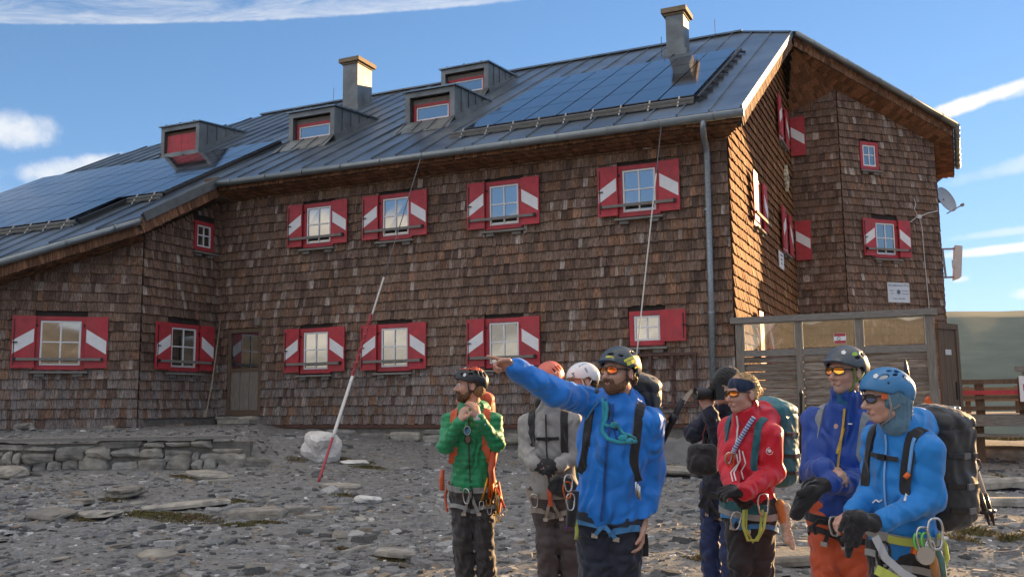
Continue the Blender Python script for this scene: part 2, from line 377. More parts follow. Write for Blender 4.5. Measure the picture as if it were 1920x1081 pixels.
def shingles(F, poly, holes=(), ex=.2, wmin=.055, wmax=.128, vis=1.0, base=None, tonef=None, th=.052):
    z0 = min(p[1] for p in poly); z1 = max(p[1] for p in poly); base = z0 if base is None else base
    k = 0
    while z0+k*ex < z1-.03:
        zb = z0+k*ex; iv = scan(poly, min(zb+ex*.45, z1-.015))
        for h in holes:
            if zb+.05 < h[3] and zb+ex-.06 > h[2]:
                nv = []
                for s, e in iv:
                    if h[1] <= s or h[0] >= e: nv.append((s, e)); continue
                    if h[0] > s: nv.append((s, h[0]))
                    if h[1] < e: nv.append((h[1], e))
                iv = nv
        for s, e in iv:
            a = s
            while a < e-.012:
                w = rnd.uniform(wmin, wmax)
                if rnd.random() < .12: w *= 1.45
                if e-(a+w) < wmin*.7: w = e-a
                w = min(w, e-a); zj = zb+rnd.uniform(-.012, .012)
                top = min(zb+ex+.055, polytop(poly, a+w/2, zb+.01))
                if top-zj > .03:
                    c = (tonef or tone)(a, zb, base); t = th+rnd.uniform(-.006, .009)
                    SH.append((F, a+.0022, a+w-.0022, zj, top, t, c, vis))
                a += w
        k += 1
holes_main = []
WIN = []   # frame, centre, bottom, top, half width of the opening, shutter width, kind
for x in (-12.52, -10.5, -7.92, -5.06): WIN.append((F_main, x, 5.18, 6.15, .415, .415, 'pair'))
for x in (-12.55, -10.52, -7.95): WIN.append((F_main, x, 2.36, 3.33, .415, .415, 'pair'))
WIN.append((F_L, 4.5, 2.44, 3.5, .47, .44, 'pair'))
WIN.append((F_N, 1.22, 2.44, 3.46, .46, .44, 'pair'))
WIN.append((F_N, 1.75, 5.22, 5.87, .31, 0, 'bare'))
WIN.append((F_tB, .95+.38, 5.36, 6.35, .40, .40, 'pairB'))
WIN.append((F_tB, .95, 7.72, 8.44, .30, 0, 'bare'))
WIN.append((F_main, -4.98, 2.70, 3.32, .34, .42, 'single'))
WIN.append((F_gab, 2.75, 5.25, 6.28, .45, .45, 'edge'))
WIN.append((F_gab, 6.55, 5.25, 6.28, .45, .45, 'edge'))
WIN.append((F_gab, 6.75, 8.1, 9.1, .45, .45, 'edge'))
WIN.append((F_gab, 2.75, 2.4, 3.4, .45, .45, 'edge'))
def holes_for(F):
    return [(c-hw-.02, c+hw+.02, zb-.08, zt+.04) for G, c, zb, zt, hw, sw, k in WIN if G is F]
shingles(F_main, [(-14.05, 1.22), (-3.36, 1.22), (-3.36, 6.55), (-14.05, 6.55)], holes_for(F_main))
shingles(F_main, [(-15.346, 1.42), (-14.05, 1.42), (-14.05, 6.55), (-15.346, 6.55)], [(-15.04, -14.02, 1.2, 3.42)], vis=.4)
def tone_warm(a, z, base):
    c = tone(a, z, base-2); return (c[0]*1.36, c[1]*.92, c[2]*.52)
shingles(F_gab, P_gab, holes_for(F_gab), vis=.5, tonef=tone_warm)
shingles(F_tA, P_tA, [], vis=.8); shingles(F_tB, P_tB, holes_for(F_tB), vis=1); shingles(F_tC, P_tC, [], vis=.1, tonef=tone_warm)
shingles(F_N, P_N, holes_for(F_N), vis=.6); shingles(F_L, P_L, holes_for(F_L), vis=1)
# corner courses wrap the tower's and the annexe's edges: narrow pieces already meet there
# --- eaves: fascia and soffit, all shingled
def quad_frame(p0, p1, q0):
    u = (V(p1)-V(p0)).normalized(); w = V(q0)-V(p0); z = (w-u*w.dot(u)).normalized(); n = u.cross(z)
    return Fr(p0, u, n, z)
def eave(p0, p1, q0, q1, down=True, ex=.17, extra=(), flip=False):
    """shingled strip between an outer line p0-p1 and an inner line q0-q1; n must point outwards/down"""
    F = quad_frame(p0, p1, q0)
    if flip: F.n = -F.n
    pts = [p0, p1, q1, *extra, q0]; poly = [((V(p)-F.o).dot(F.u), (V(p)-F.o).dot(F.z)) for p in pts]
    b = MB(); b.prism([F.P(a, z, -.003) for a, z in poly], F.n*-.05); b.build('eave_board', m_wallback, hut)
    shingles(F, poly, ex=ex, vis=.25, tonef=lambda a, z, bb: tuple(q*f for q in (.21, .105, .058)) if (f := rnd.uniform(.55, 1.35)) else None, th=.016)
e0, e1 = V((-14.93, -.60, 6.70)), V((-2.95, -.60, 6.70))
eave(e0+V((0, 0, -.14)), e1+V((0, 0, -.14)), e0, e1, ex=.15)                                          # main fascia
eave(e0+V((0, .01, -.14)), e1+V((0, .01, -.14)), (-15.0, .0, 6.46), (-3.36, 0, 6.46), flip=True)                  # main soffit
g0, g1 = V((-2.97, -.6, rz(-.6)-.36)), V((-2.97, 6.9, rz(6.9)-.36))
eave(g0, g1, g0+V((0, 0, .30)), g1+V((0, 0, .30)), ex=.3)                                              # rake fascia on the gable
eave(g0, g1, V((-3.36, -.0, rz(0)-.36)), V((-3.36, 6.9, rz(6.9)-.36)), flip=True)
k0, k1 = V((-2.93, 6.95, 10.62)), V((.66, 10.5, 8.70))
eave(k0, k1, k0+V((0, 0, .28)), k1+V((0, 0, .28)), ex=.14)                                             # tower fascia
eave(k0, k1, V((-2.1, 8.4, 9.8)), V((.16, 10.66, 8.72)), flip=True, ex=.2)
k2 = k1+V((0, 1.45, -.80)); eave(k1, k2, k1+V((0, 0, .28)), k2+V((0, 0, .28)), ex=.14)
eave(k1, k2, V((.16, 10.66, 8.72)), V((.16, 12.1, 7.92)), flip=True)
Fs = quad_frame((-3.36, 8.4, 9.32), (-2.1, 8.4, 9.8), (-2.95, 7.1, 10.6))
tri = [((V(p)-Fs.o).dot(Fs.u), (V(p)-Fs.o).dot(Fs.z)) for p in ((-3.36, 8.4, 9.32), (-2.1, 8.4, 9.8), (-2.93, 6.95, 10.62), (-3.36, 8.05, 10.9))]
if Fs.n.z > 0: Fs.n = -Fs.n
b = MB(); b.prism([Fs.P(a, z, -.003) for a, z in tri], Fs.n*-.05); b.build('eave_board', m_wallback, hut)
shingles(Fs, tri, ex=.2, vis=.2, tonef=lambda a, z, bb: tuple(q*f for q in (.20, .10, .055)) if (f := rnd.uniform(.55, 1.35)) else None, th=.016)
n0, n1 = V((-14.93, -2.85, rz(-2.85)-.06)), V((-14.93, -.62, rz(-.62)-.06))
l0, l1 = V((-18.6, -6.52, rz(-6.52)-.06)), n0
D3 = V((0, 0, -.32))
eave(n0+D3, n1+D3, n0, n1, ex=.32); eave(l0+D3, l1+D3, l0, l1, ex=.32)
eave(n0+D3, n1+D3, V((-15.346, -2.37, 5.3)), V((-15.346, 0, 6.5)), flip=True)
eave(l0+D3, l1+D3, V((-19.6, -6.62, 2.8)), V((-15.346, -2.37, 5.3)), flip=True)
# --- write the shingles out
def sh_score(r):
    F, a0, a1, z0, z1, t, c, vis = r
    p = F.P((a0+a1)/2, (z0+z1)/2); d = p-CP; k = d.dot(CF)
    px = 960+F_PX*d.dot(CR)/k; py = 540.5-F_PX*d.dot(CU)/k
    if not (0 < px < 1920 and 0 < py < 1081) or vis < .6: return 0
    if 620 < py and 800 < px: return 0
    for G, cc, zb, zt, hw, sw, kk in WIN:
        if G is F and cc-hw-sw < a1 and a0 < cc+hw+sw and zb-.1 < z1 and z0 < zt: return 0
    return (a1-a0)*min(z1-z0, .2)*max(0, F.n.dot(-d.normalized()))/d.length**2
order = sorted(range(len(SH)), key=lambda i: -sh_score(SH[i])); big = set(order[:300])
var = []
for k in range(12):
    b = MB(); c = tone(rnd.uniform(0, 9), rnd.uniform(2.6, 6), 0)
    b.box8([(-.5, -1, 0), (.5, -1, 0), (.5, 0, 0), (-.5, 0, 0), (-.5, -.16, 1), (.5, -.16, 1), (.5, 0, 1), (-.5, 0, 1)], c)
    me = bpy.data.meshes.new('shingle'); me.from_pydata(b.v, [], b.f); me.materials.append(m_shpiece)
    at_ = me.attributes.new('Col', 'FLOAT_COLOR', 'CORNER'); at_.data.foreach_set('color', [*(w*.22 for w in c), 1.]*4+[*c, 1.]*20); var.append(me)  # butt face coloured dark for the shadow line under each course
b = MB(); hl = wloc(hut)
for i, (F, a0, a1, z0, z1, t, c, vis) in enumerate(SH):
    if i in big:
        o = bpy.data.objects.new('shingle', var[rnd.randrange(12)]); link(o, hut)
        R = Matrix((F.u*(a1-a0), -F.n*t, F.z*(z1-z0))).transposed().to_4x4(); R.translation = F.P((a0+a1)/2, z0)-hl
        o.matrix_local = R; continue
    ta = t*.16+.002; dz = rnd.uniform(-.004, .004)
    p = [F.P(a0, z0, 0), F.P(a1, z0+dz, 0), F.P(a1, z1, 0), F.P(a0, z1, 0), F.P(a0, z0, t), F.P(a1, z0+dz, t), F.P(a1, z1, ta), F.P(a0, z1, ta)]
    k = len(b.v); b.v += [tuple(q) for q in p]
    for n_, q in enumerate(((4, 5, 6, 7), (0, 1, 5, 4), (1, 2, 6, 5), (3, 0, 4, 7))): b.f.append(tuple(j+k for j in q)); b.c.append(c if n_ == 0 else tuple(w*(.22 if n_ == 1 else .45) for w in c))   # shade put into the colour: dark butts draw the course shadow lines, sides darkened too
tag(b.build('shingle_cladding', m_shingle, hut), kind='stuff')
# --- windows and shutters
def bit(name, m, parent, *boxes):
    b = MB()
    for F, *x in boxes: b.fbox(F, *x)
    return b.build(name, m, parent)
def shutter(F, a0, a1, zb, zt, o, rise, par=None, stripe=True, latch=0):
    s = bit('shutter', m_red, par or hut, (F, a0, a1, zb, zt, o, o+.032))
    if stripe:
        w, h = a1-a0, zt-zb; lo, hi = zb+.27*h, zb+.50*h; hh = .255*h
        za, zc = (lo, hi) if rise > 0 else (hi, lo)
        b = MB(); b.prism([F.P(a0+.022, za, o+.033), F.P(a1-.022, zc, o+.033), F.P(a1-.022, zc+hh, o+.033), F.P(a0+.022, za+hh, o+.033)], F.n*.003); b.build('stripe', m_white, s)
    if latch:
        x = a0+.045 if latch < 0 else a1-.045; b = MB()
        b.fbox(F, x-.007, x+.007, zb+.05, zt-.07, o+.034, o+.046); b.fbox(F, x-.02, x+.07, zb+.48*(zt-zb), zb+.48*(zt-zb)+.022, o+.047, o+.062)
        b.build('latch', m_black, s)
    return s
def window(F, c, zb, zt, hw, sw, kind):
    fr = .085; z0, z1 = zb-.03, zt
    w = bit('window', m_red, hut, (F, c-hw, c+hw, z1-fr, z1, 0, .05), (F, c-hw, c+hw, z0, z0+fr, 0, .05),
            (F, c-hw, c-hw+fr, z0+fr, z1-fr, 0, .05), (F, c+hw-fr, c+hw, z0+fr, z1-fr, 0, .05))
    i = fr+.006; s = .036; a0, a1, q0, q1 = c-hw+i, c+hw-i, z0+i, z1-i
    mz = (q0+q1)/2+.02
    bit('sash', m_white, w, (F, a0, a1, q1-s, q1, .004, .034), (F, a0, a1, q0, q0+s, .004, .034), (F, a0, a0+s, q0+s, q1-s, .004, .034), (F, a1-s, a1, q0+s, q1-s, .004, .034),
        (F, c-.015, c+.015, q0+s, q1-s, .006, .031), (F, a0+s, c-.015, mz-.013, mz+.013, .006, .031), (F, c+.015, a1-s, mz-.013, mz+.013, .006, .031))
    for x0, x1 in ((a0+s, c-.015), (c+.015, a1-s)):
        for y0, y1 in ((q0+s, mz-.013), (mz+.013, q1-s)):
            p = bit('pane', m_pane, w, (F, x0, x1, y0, y1, .008, .014))
            # old glass is never quite flat: tilt each pane by a fraction of a degree
            for v in p.data.vertices: v.co += F.n*(rnd.uniform(-.0006, .0006))
    bit('sill', m_greywood, w, (F, c-hw-.06, c+hw+.06, z0-.075, z0-.035, -.001, .14), (F, c-hw+.02, c-hw+.2, z0-.14, z0-.078, 0, .09), (F, c+hw-.22, c+hw-.03, z0-.14, z0-.078, 0, .09))
    g = .012
    if kind in ('pair', 'pairB'):
        shutter(F, c-hw-sw+.02, c-hw+.02-g, zb, zt, .085, 1, latch=-1); shutter(F, c+hw-.02+g, c+hw+sw-.02, zb, zt, .085, -1)
        for z in (zb+.16, zt-.2):
            bit('hinge', m_black, w, (F, c-hw-.01, c-hw+.05, z, z+.035, .052, .083)); bit('hinge', m_black, w, (F, c+hw-.05, c+hw+.01, z, z+.035, .052, .083))
        h = zb+.15; bar = bit('shutter_bar', m_greywood, hut, (F, c-hw-sw+.12, c+hw+sw-.14, h, h+.055, .135, .165))
        bit('bar_end', m_black, bar, (F, c-hw-sw+.08, c-hw-sw+.118, h-.006, h+.062, .118, .17)); bit('bar_end', m_black, bar, (F, c+hw+sw-.138, c+hw+sw-.09, h-.006, h+.062, .118, .17))
    elif kind == 'single': shutter(F, c+hw-.06, c+hw+sw, zb+.03, zt, .085, 0, stripe=False, latch=1)
    elif kind == 'edge':
        shutter(F, c-hw-sw+.02, c-hw+.02-g, zb, zt, .11, 1); shutter(F, c+hw-.02+g, c+hw+sw-.02, zb, zt, .085, -1)
for w in WIN: window(*w)
# leaves pushed right back against the tower beside the inner corner
shutter(F_tA, .06, .46, 5.28, 6.33, .10, -1); shutter(F_tA, .06, .44, 8.1, 9.15, .10, -1)
bit('shutter_bar', m_greywood, hut, (F_gab, 1.9, 3.6, 5.38, 5.44, .15, .18))
# --- side door beside the annexe
dr = bit('door', m_oldwood, hut, (F_main, -15.02, -14.93, 1.42, 3.4, 0, .05), (F_main, -14.13, -14.04, 1.42, 3.4, 0, .05), (F_main, -14.93, -14.13, 3.31, 3.4, 0, .055),
         (F_main, -14.93, -14.13, 2.42, 2.5, 0, .045), (F_main, -14.93, -14.13, 1.42, 1.53, 0, .045))
bit('pane', m_pane, dr, (F_main, -14.92, -14.14, 2.51, 3.3, .008, .016))
sub = [(F_main, -14.93+i*.133+.003, -14.93+(i+1)*.133-.003, 1.54+j*.22, 1.54+(j+1)*.22+.0, .002, .022+.012*(i % 2)) for i in range(6) for j in range(4)]
for x in sub: bit('shingle', m_greywoodv, dr, x)
bit('lintel_block', m_greywoodv, hut, (F_main, -14.2, -14.06, 3.46, 3.64, .02, .12))
# --- roof
def roofP(x, y, dz=0): return V((x, y, rz(y)+dz))
RN = V((0, -RM, 1)).normalized()
PR = [(-2.95, -.65), (-2.95, 6.93), (-4.47, 8.45), (-21.3, 8.45), (-24.6, 5.15), (-24.6, -6.52), (-18.6, -6.52), (-14.93, -2.85), (-14.93, -.65)]
b = MB(); b.prism([roofP(x, y, -.012) for x, y in PR], V((0, 0, -.10))); roof = b.build('roof', m_roof2, hut)
x = -2.95; wd = .60
while x > -24.6:
    x0 = x-wd; q = clip_poly(clip_poly(PR, 1, 0, x), -1, 0, -x0)
    if len(q) > 2:
        b = MB(); b.prism([roofP(*p, -.008) for p in q], RN*.010)
        for side in ((x0,) if x < -3 else (x0, x-.03)):
            s = clip_poly(clip_poly(PR, 1, 0, side+.03), -1, 0, -side)
            if len(s) > 2:
                ys = [p[1] for p in s]; y0, y1 = min(ys)+.02, max(ys)-.02
                h = RN*.045; b.box8([roofP(*p)+k for k in (V((0, 0, 0)), h) for p in ((side+.006, y0), (side+.03, y0), (side+.03, y1), (side+.006, y1))])
        b.build('roof_sheet', m_roof, roof)
    x = x0
b = MB(); Rk = V((-4.47, 8.45, rz(8.45))); kt = V((-2.95, 6.93, rz(6.93))); en = V((.70, 10.47, 9.05)); en2 = V((.70, 11.95, 8.23)); en3 = V((-1.8, 14.45, 6.9))
for t in ((kt, en, Rk), (Rk, en, en2), (Rk, en2, en3), (Rk, en3, V((-4.47, 17.4, 6.87)))): b.prism(t, V((0, 0, -.1)))
b.prism([Rk, V((-4.47, 17.4, 6.87)), V((-24.6, 17.4, 6.87)), V((-24.6, 11.75, 10.0)), V((-21.3, 8.45, rz(8.45)))], V((0, 0, -.1)))
b.build('roof_rear', m_roof, hut)
b = MB()
b.bar(Rk+V((0, 0, .03)), (-21.3, 8.45, rz(8.45)+.03), .22, .05); b.bar(Rk+V((0, 0, .02)), kt+V((0, 0, .02)), .16, .05); b.build('ridge_cap', m_roof, hut)
b = MB(); b.bar((-2.945, -.62, rz(-.62)-.02), (-2.945, 6.9, rz(6.9)-.02), .03, .14); b.build('rake_flashing', m_gutter, hut)
b = MB(); b.bar((-14.9, -2.8, rz(-2.8)-.03), (-14.9, -.66, rz(-.66)-.03), .04, .20); b.build('rake_flashing', m_flash, hut)
def gutter(p, q, r=.075, step=.95):
    p, q = V(p), V(q); g = MB(); g.tube([p, q], r, 14); o = g.build('gutter', m_gutter, hut, smooth=True)
    n = int((q-p).length/step); d = (q-p).normalized()
    for i in range(n):
        c = p+(q-p)*((i+.5)/n); k = MB(); k.tube([c-d*.012, c+d*.012], r+.012, 12); k.build('gutter_bracket', m_gutter, o)
gutter((-14.98, -.72, 6.70), (-2.90, -.72, 6.68))
gutter((-14.88, -2.93, rz(-2.9)-.1), (-18.7, -6.68, rz(-6.6)-.1))
gutter(kt+V((.10, -.06, -.06)), en+V((.07, -.07, -.06))); gutter(en+V((.08, -.07, -.06)), en2+V((.08, .05, -.06)), .075, .22)
b = MB()
for i in range(8):
    p = kt+(en-kt)*((i+.3)/8); b.obox(p+V((-.05, .05, .05)), (en-kt).normalized()*.16, V((-.1, .1, .03)), V((0, 0, .02)))
b.build('seam_end', m_roof, hut)
b = MB(); b.tube([(-3.62, -.72, 6.66), (-3.64, -.68, 6.5), (-3.68, -.45, 6.38), (-3.70, -.2, 6.28), (-3.71, -.13, 6.12), (-3.73, -.13, 4), (-3.76, -.13, 1.0)], .058, 14)
pipe = b.build('downpipe', m_pipe, hut, smooth=True)
for z in (5.1, 3.2, 1.9):
    b = MB(); b.tube([(-3.74, -.13, z), (-3.74, -.13, z+.035)], .068, 12); b.build('pipe_clip', m_pipe, pipe)
b = MB(); b.fbox(F_main, -14.05, -3.3, 1.14, 1.21, .0, .06); b.build('base_board', M('red_brown_board', (.10, .045, .03), .8, var=.3), hut)
b = MB(); b.fbox(F_main, -15.36, -14.94, 6.44, 6.90, -.05, .60); b.build('eave_block', m_oldwood, hut)
# --- dormers
def dormer(x0, x1, yf, zt, closed=False):
    zb = rz(yf); yb = yf; sl = .10
    while zt+sl*(yb-yf) > rz(yb): yb += .02
    zbk = zt+sl*(yb-yf); t = .13; b = MB()
    for xa, xb in ((x0, x0+t), (x1-t, x1)):       # cheeks
        b.prism([V((xa, yf, zb-.05)), V((xa, yf, zt)), V((xa, yb, zbk)), V((xa, yb, zbk-.06))], V((xb-xa, 0, 0)))
    b.prism([V((x0+t, yf, zt-.13)), V((x0+t, yf, zt)), V((x0+t, yb, zbk)), V((x0+t, yb, zbk-.1))], V((x1-x0-2*t, 0, 0)))
    b.fbox(Fr((0, yf, 0), (1, 0, 0), (0, -1, 0)), x0+t, x1-t, zb-.05, zb+.14, -.3, 0)
    d = b.build('dormer', m_roof2, hut)
    c = MB(); c.prism([V((x0-.05, yf-.06, zt+.003)), V((x0-.05, yf-.06, zt+.04)), V((x0-.05, yb+.1, zbk+.05)), V((x0-.05, yb+.1, zbk-.0))], V((x1-x0+.1, 0, 0)))
    for k in range(3):
        xx = x0+.2+k*(x1-x0-.4)/2; c.bar((xx, yf-.04, zt+.055), (xx, yb, zbk+.06), .025, .04)
    c.build('dormer_roof', m_roof, d)
    for xs in (x0-.012, x1+.012):
        s = MB(); y = yf+.35
        while y < yb-.35: s.bar((xs, y, rz(y)), (xs, y, zt+sl*(y-yf)-.01), .02, .03, (0, 1, 0)); y += .38
        s.bar((xs, yf, zb+.08), (xs, yb-.1, rz(yb-.1)+.03), .03, .17); tag(s.build('cheek_seams', m_roof2, d), kind='stuff')
    s = MB() if not closed else None
    if s: s.prism([V((x0-.1, yf-.55, rz(yf-.55)+.015)), V((x1+.1, yf-.55, rz(yf-.55)+.015)), V((x1, yf-.01, zb+.14)), V((x0, yf-.01, zb+.14))], V((0, .02, .02)))
    if s:
        for k in range(4): xx = x0+.05+k*(x1-x0-.1)/3; s.bar((xx, yf-.5, rz(yf-.5)+.04), (xx, yf-.02, zb+.15), .02, .03)
        s.build('apron', m_roof2, d)
    F = Fr((0, yf+(.09 if closed else .16), 0), (1, 0, 0), (0, -1, 0)); a0, a1, q0, q1 = x0+t+.004, x1-t-.004, zb+.142, zt-.15
    if closed:
        bit('recess', m_oldwood, d, (F, a0, a1, q0, q1, -.06, -.03)); mid = (a0+a1)/2
        for u, v in ((a0+.05, mid-.004), (mid+.004, a1-.05)):
            s = bit('shutter', m_red, d, (F, u, v, q0+.03, q1-.10, -.025, .01))
        return
    bit('header', m_greywood, d, (F, a0, a1, q1-.13, q1, -.05, .0)); q1 -= .135
    f = .065; bit('window_frame', m_red, d, (F, a0+.03, a1-.03, q1-f, q1, -.02, .03), (F, a0+.03, a1-.03, q0, q0+f, -.02, .03), (F, a0+.03, a0+.03+f, q0+f, q1-f, -.02, .03), (F, a1-.03-f, a1-.03, q0+f, q1-f, -.02, .03))
    a0 += f+.035; a1 -= f+.035; q0 += f+.004; q1 -= f+.004; f = .035
    bit('sash', m_white, d, (F, a0, a1, q1-f, q1, -.015, .012), (F, a0, a1, q0, q0+f, -.015, .012), (F, a0, a0+f, q0+f, q1-f, -.015, .012), (F, a1-f, a1, q0+f, q1-f, -.015, .012))
    bit('pane', m_pane, d, (F, a0+f, a1-f, q0+f, q1-f, -.012, -.006))
dormer(-15.05, -13.62, 2.05, 9.17); dormer(-11.5, -10.14, 2.0, 9.16); dormer(-12.27, -10.8, 5.2, 10.93); dormer(-20.65, -19.18, 3.2, 9.86, True)
# --- chimneys
for x0, x1, y0, y1, zt in ((-16.5, -15.95, 6.5, 7.3, 12.22), (-6.14, -5.66, 6.5, 7.1, 11.86)):
    b = MB(); b.fbox(Fr((0, y0, 0), (1, 0, 0), (0, -1, 0)), x0, x1, rz(y0)-.4, zt, y0-y1, 0)
    b.fbox(Fr((0, y0, 0), (1, 0, 0), (0, -1, 0)), x0-.07, x1+.07, rz(y0)-.3, rz(y0)+.14, y0-y1-.4, .05)
    ch = b.build('chimney', m_roof2, hut)
    b = MB(); b.fbox(Fr((0, y0, 0), (1, 0, 0), (0, -1, 0)), x0-.10, x1+.10, zt+.06, zt+.19, y0-y1-.1, .10); b.fbox(Fr((0, y0, 0), (1, 0, 0), (0, -1, 0)), x0-.03, x1+.03, zt+.0, zt+.058, y0-y1-.03, .03)
    b.build('chimney_cap', m_cap, ch)
b = MB()
for x, y in ((-18.2, 8.4), (-5.2, 8.3), (-6.3, 6.6)): b.tube([(x, y, rz(y)), (x, y, rz(y)+.55)], .009, 5)
b.build('lightning_rod', m_cable, hut)
b = MB(); b.obox((-23.2, 6.2, rz(6.2)+.12), (.26, .1, .02), (0, .1, .02), (0, 0, .03)); b.obox((-22.95, 6.25, rz(6.2)+.05), (.08, 0, -.08), (0, .08, 0), (.05, 0, .05)); b.build('snow_hook', m_cable, hut)
# --- solar arrays
SX = V((1, 0, 0)); SY = V((0, 1, RM)).normalized()
def panel_mesh(w, h):
    b = MB(); b.obox((0, 0, 0), (w/2, 0, 0), (0, h/2, 0), (0, 0, .018)); me = bpy.data.meshes.new('solar_panel')
    me.from_pydata(b.v, [], b.f); me.materials.append(m_solar); return me
def solar(label, cells, w, h, loc):
    r = empty('solar_array', loc, label, 'solar panels'); me = panel_mesh(w-.034, h/math.cos(math.atan(RM))-.034)
    for x, y in cells:
        o = bpy.data.objects.new('solar_panel', me); link(o, r)
        R = Matrix((SX, SY, RN)).transposed().to_4x4(); R.translation = roofP(x, y, .15)-V(loc); o.matrix_local = R
    return r
def rails(r, runs):
    for x0, x1, y in runs:
        b = MB(); b.bar(roofP(x0, y-.05, .10), roofP(x1, y-.05, .10), .05, .07, RN); b.bar(roofP(x0, y-.11, .05), roofP(x1, y-.11, .05), .04, .04, RN)
        n = max(2, int((x1-x0)/.55))
        for k in range(n): xx = x0+(k+.5)*(x1-x0)/n; b.bar(roofP(xx, y-.15, .0), roofP(xx, y+.02, .16), .03, .04)
        b.build('mounting_rail', m_alu, r)
cw, chh = 5.0/7, 4.76/4
r = solar('dark solar panels in four rows on the roof below the right chimney', [(-9.0+(i+.5)*cw, .28+(j+.5)*chh) for i in range(7) for j in range(4)], cw, chh, (-6.5, .28, rz(.28)))
rails(r, [(-9.3, -4.0, .28)])
b = MB(); b.bar(roofP(-3.93, .28, .1), roofP(-3.93, 5.04, .1), .05, .06, RN)
for k in range(9): y = .5+k*.55; b.bar(roofP(-3.99, y, .10), roofP(-3.80, y, .04), .04, .05)
b.build('edge_bracket', m_black, r)
cells = []; w2, h2 = .69, 1.335
for i in range(13):
    for j in range(4):
        x, y = -15.6-(i+.5)*w2, 2.4-(j+.5)*h2
        if j == 3 and x > -16.7: continue
        cells.append((x, y))
r = solar('wide field of blue solar panels on the lower left part of the roof', cells, w2, h2, (-20, -3, rz(-3)))
rails(r, [(-16.65, -15.6, 2.4-3*h2), (-24.6, -16.7, 2.4-4*h2)])
b = MB(); b.bar(roofP(-15.57, 2.4-3*h2, .08), roofP(-15.57, 2.4, .08), .05, .10, RN); b.bar(roofP(-16.64, 2.4-4*h2, .08), roofP(-16.64, 2.4-3*h2-.1, .08), .05, .10, RN); b.build('edge_rail', m_black, r)
# --- fittings fixed to the hut that could be taken down again
o = empty('plaque', F_tB.P(1.62, 4.15), 'white enamel plaque with a dark star screwed to the tower wall', 'sign')
pl = bit('plate', m_bluewhite, o, (F_tB, 1.28, 1.97, 4.17, 4.66, .055, .072))
rim = bit('rim', m_white, o, (F_tB, 1.265, 1.985, 4.663, 4.678, .055, .078), (F_tB, 1.265, 1.985, 4.152, 4.167, .055, .078), (F_tB, 1.265, 1.278, 4.167, 4.663, .055, .078), (F_tB, 1.972, 1.985, 4.167, 4.663, .055, .078))
for s, sz, a, z in (('Oberwalderh\u00fctte 2973m', .072, 1.625, 4.58), ('Erbaut', .05, 1.40, 4.45), ('1910', .05, 1.40, 4.37), ('Erweitert', .05, 1.84, 4.45), ('1932-1964', .05, 1.84, 4.37), ('Umbau 1982-1985', .055, 1.625, 4.235)):
    text_obj('lettering', s, sz, m_text, F_tB, a, z, .0735, o)
b = MB(); pts = []
for k in range(20):
    t = math.pi*k/10; q = .085 if k % 2 == 0 else .045; pts.append(F_tB.P(1.625+q*math.sin(t), 4.43+q*math.cos(t), .0735))
b.prism(pts, F_tB.n*.0015); b.build('star', m_text, o)
o = empty('notice', F_gab.P(5.6, 4.9), 'small white notice on the gable below the shutters', 'sign')
bit('plate', m_white, o, (F_gab, 5.25, 5.95, 4.72, 5.12, .055, .072))
for k, s in enumerate(('Schutzhaus', 'Sektion', 'Wien')): text_obj('lettering', s, .075, m_text, F_gab, 5.6, 5.02-.1*k, .0735, o)
b = MB()
for k in range(5):
    t = k*math.pi/5; d = V((0, math.sin(t), math.cos(t)))*(.34 if k == 0 else .24); c = F_gab.P(6.95, 7.2, .09); b.bar(c-d, c+d, .085, .07, (1, 0, 0))
tag(b.build('wooden_star', M('pale_wood', (.62, .57, .42), .8, var=.2, scale=20), None, F_gab.P(6.95, 7.2)), 'pale wooden star of crossed slats hung on the gable wall', 'star')
# satellite dish and panel antenna at the tower's sunny corner
o = empty('satellite_dish', (.2, 11.5, 7.15), 'round grey satellite dish with a feed arm on the tower corner', 'satellite dish')
c = V((.37, 11.5, 7.15)); ax = V((.80, -.52, .34)).normalized()
b = MB(); pr = [(.39*k/8, .07*(k/8)**2) for k in range(9)]; b.lathe(c, ax, [(max(r_, .001), h) for r_, h in pr]+[(.395, .075), (.39, .06)]+[(max(r_, .001), h-.012) for r_, h in reversed(pr[:-1])], 28)
b.build('dish', m_dish, o, smooth=True)
b = MB(); foc = V((.86, 11.35, 6.98)); low = c+V((.03, 0, -.38)); b.tube([low, foc], .016, 6); b.lathe(foc-ax*.06, -ax, [(.03, -.05), (.05, 0), (.03, .06)], 10); b.build('feed_arm', m_dish, o)
b = MB(); b.bar((.16, 11.5, 7.15), c-ax*.01, .07, .10); b.build('wall_mount', m_black, o)
o = empty('panel_antenna', (.2, 11.5, 4.9), 'white flat panel antenna standing off the tower corner on two brackets', 'antenna')
b = MB(); b.prism([V((.48, 11.3, 4.90)), V((.66, 11.3, 4.96)), V((.74, 11.3, 5.80)), V((.56, 11.3, 5.84))], V((-.05, .5, 0))); b.build('panel', m_plastic, o)
b = MB(); b.bar((.2, 11.5, 5.78), (.58, 11.5, 5.76), .03, .05); b.bar((.2, 11.5, 4.98), (.52, 11.5, 4.97), .03, .05); b.bar((.27, 11.5, 4.95), (.23, 11.5, 5.80), .05, .06, (1, 0, 0)); b.build('bracket', m_dish, o)
b = MB(); b.fbox(Fr((0, 11.28, 0), (1, 0, 0), (0, -1, 0)), .44, .53, 5.22, 5.42, -.12, .02); b.build('junction_box', m_plastic, o)
b = MB(); q = [F_tB.P(a, z, .068) for a, z in ((2.35, 7.0), (2.4, 6.85), (2.34, 6.7), (2.44, 6.52), (2.5, 6.45), (2.56, 6.2), (2.58, 5.2), (2.62, 4.2), (2.62, 3.0))]; b.tube(q, .012, 5)
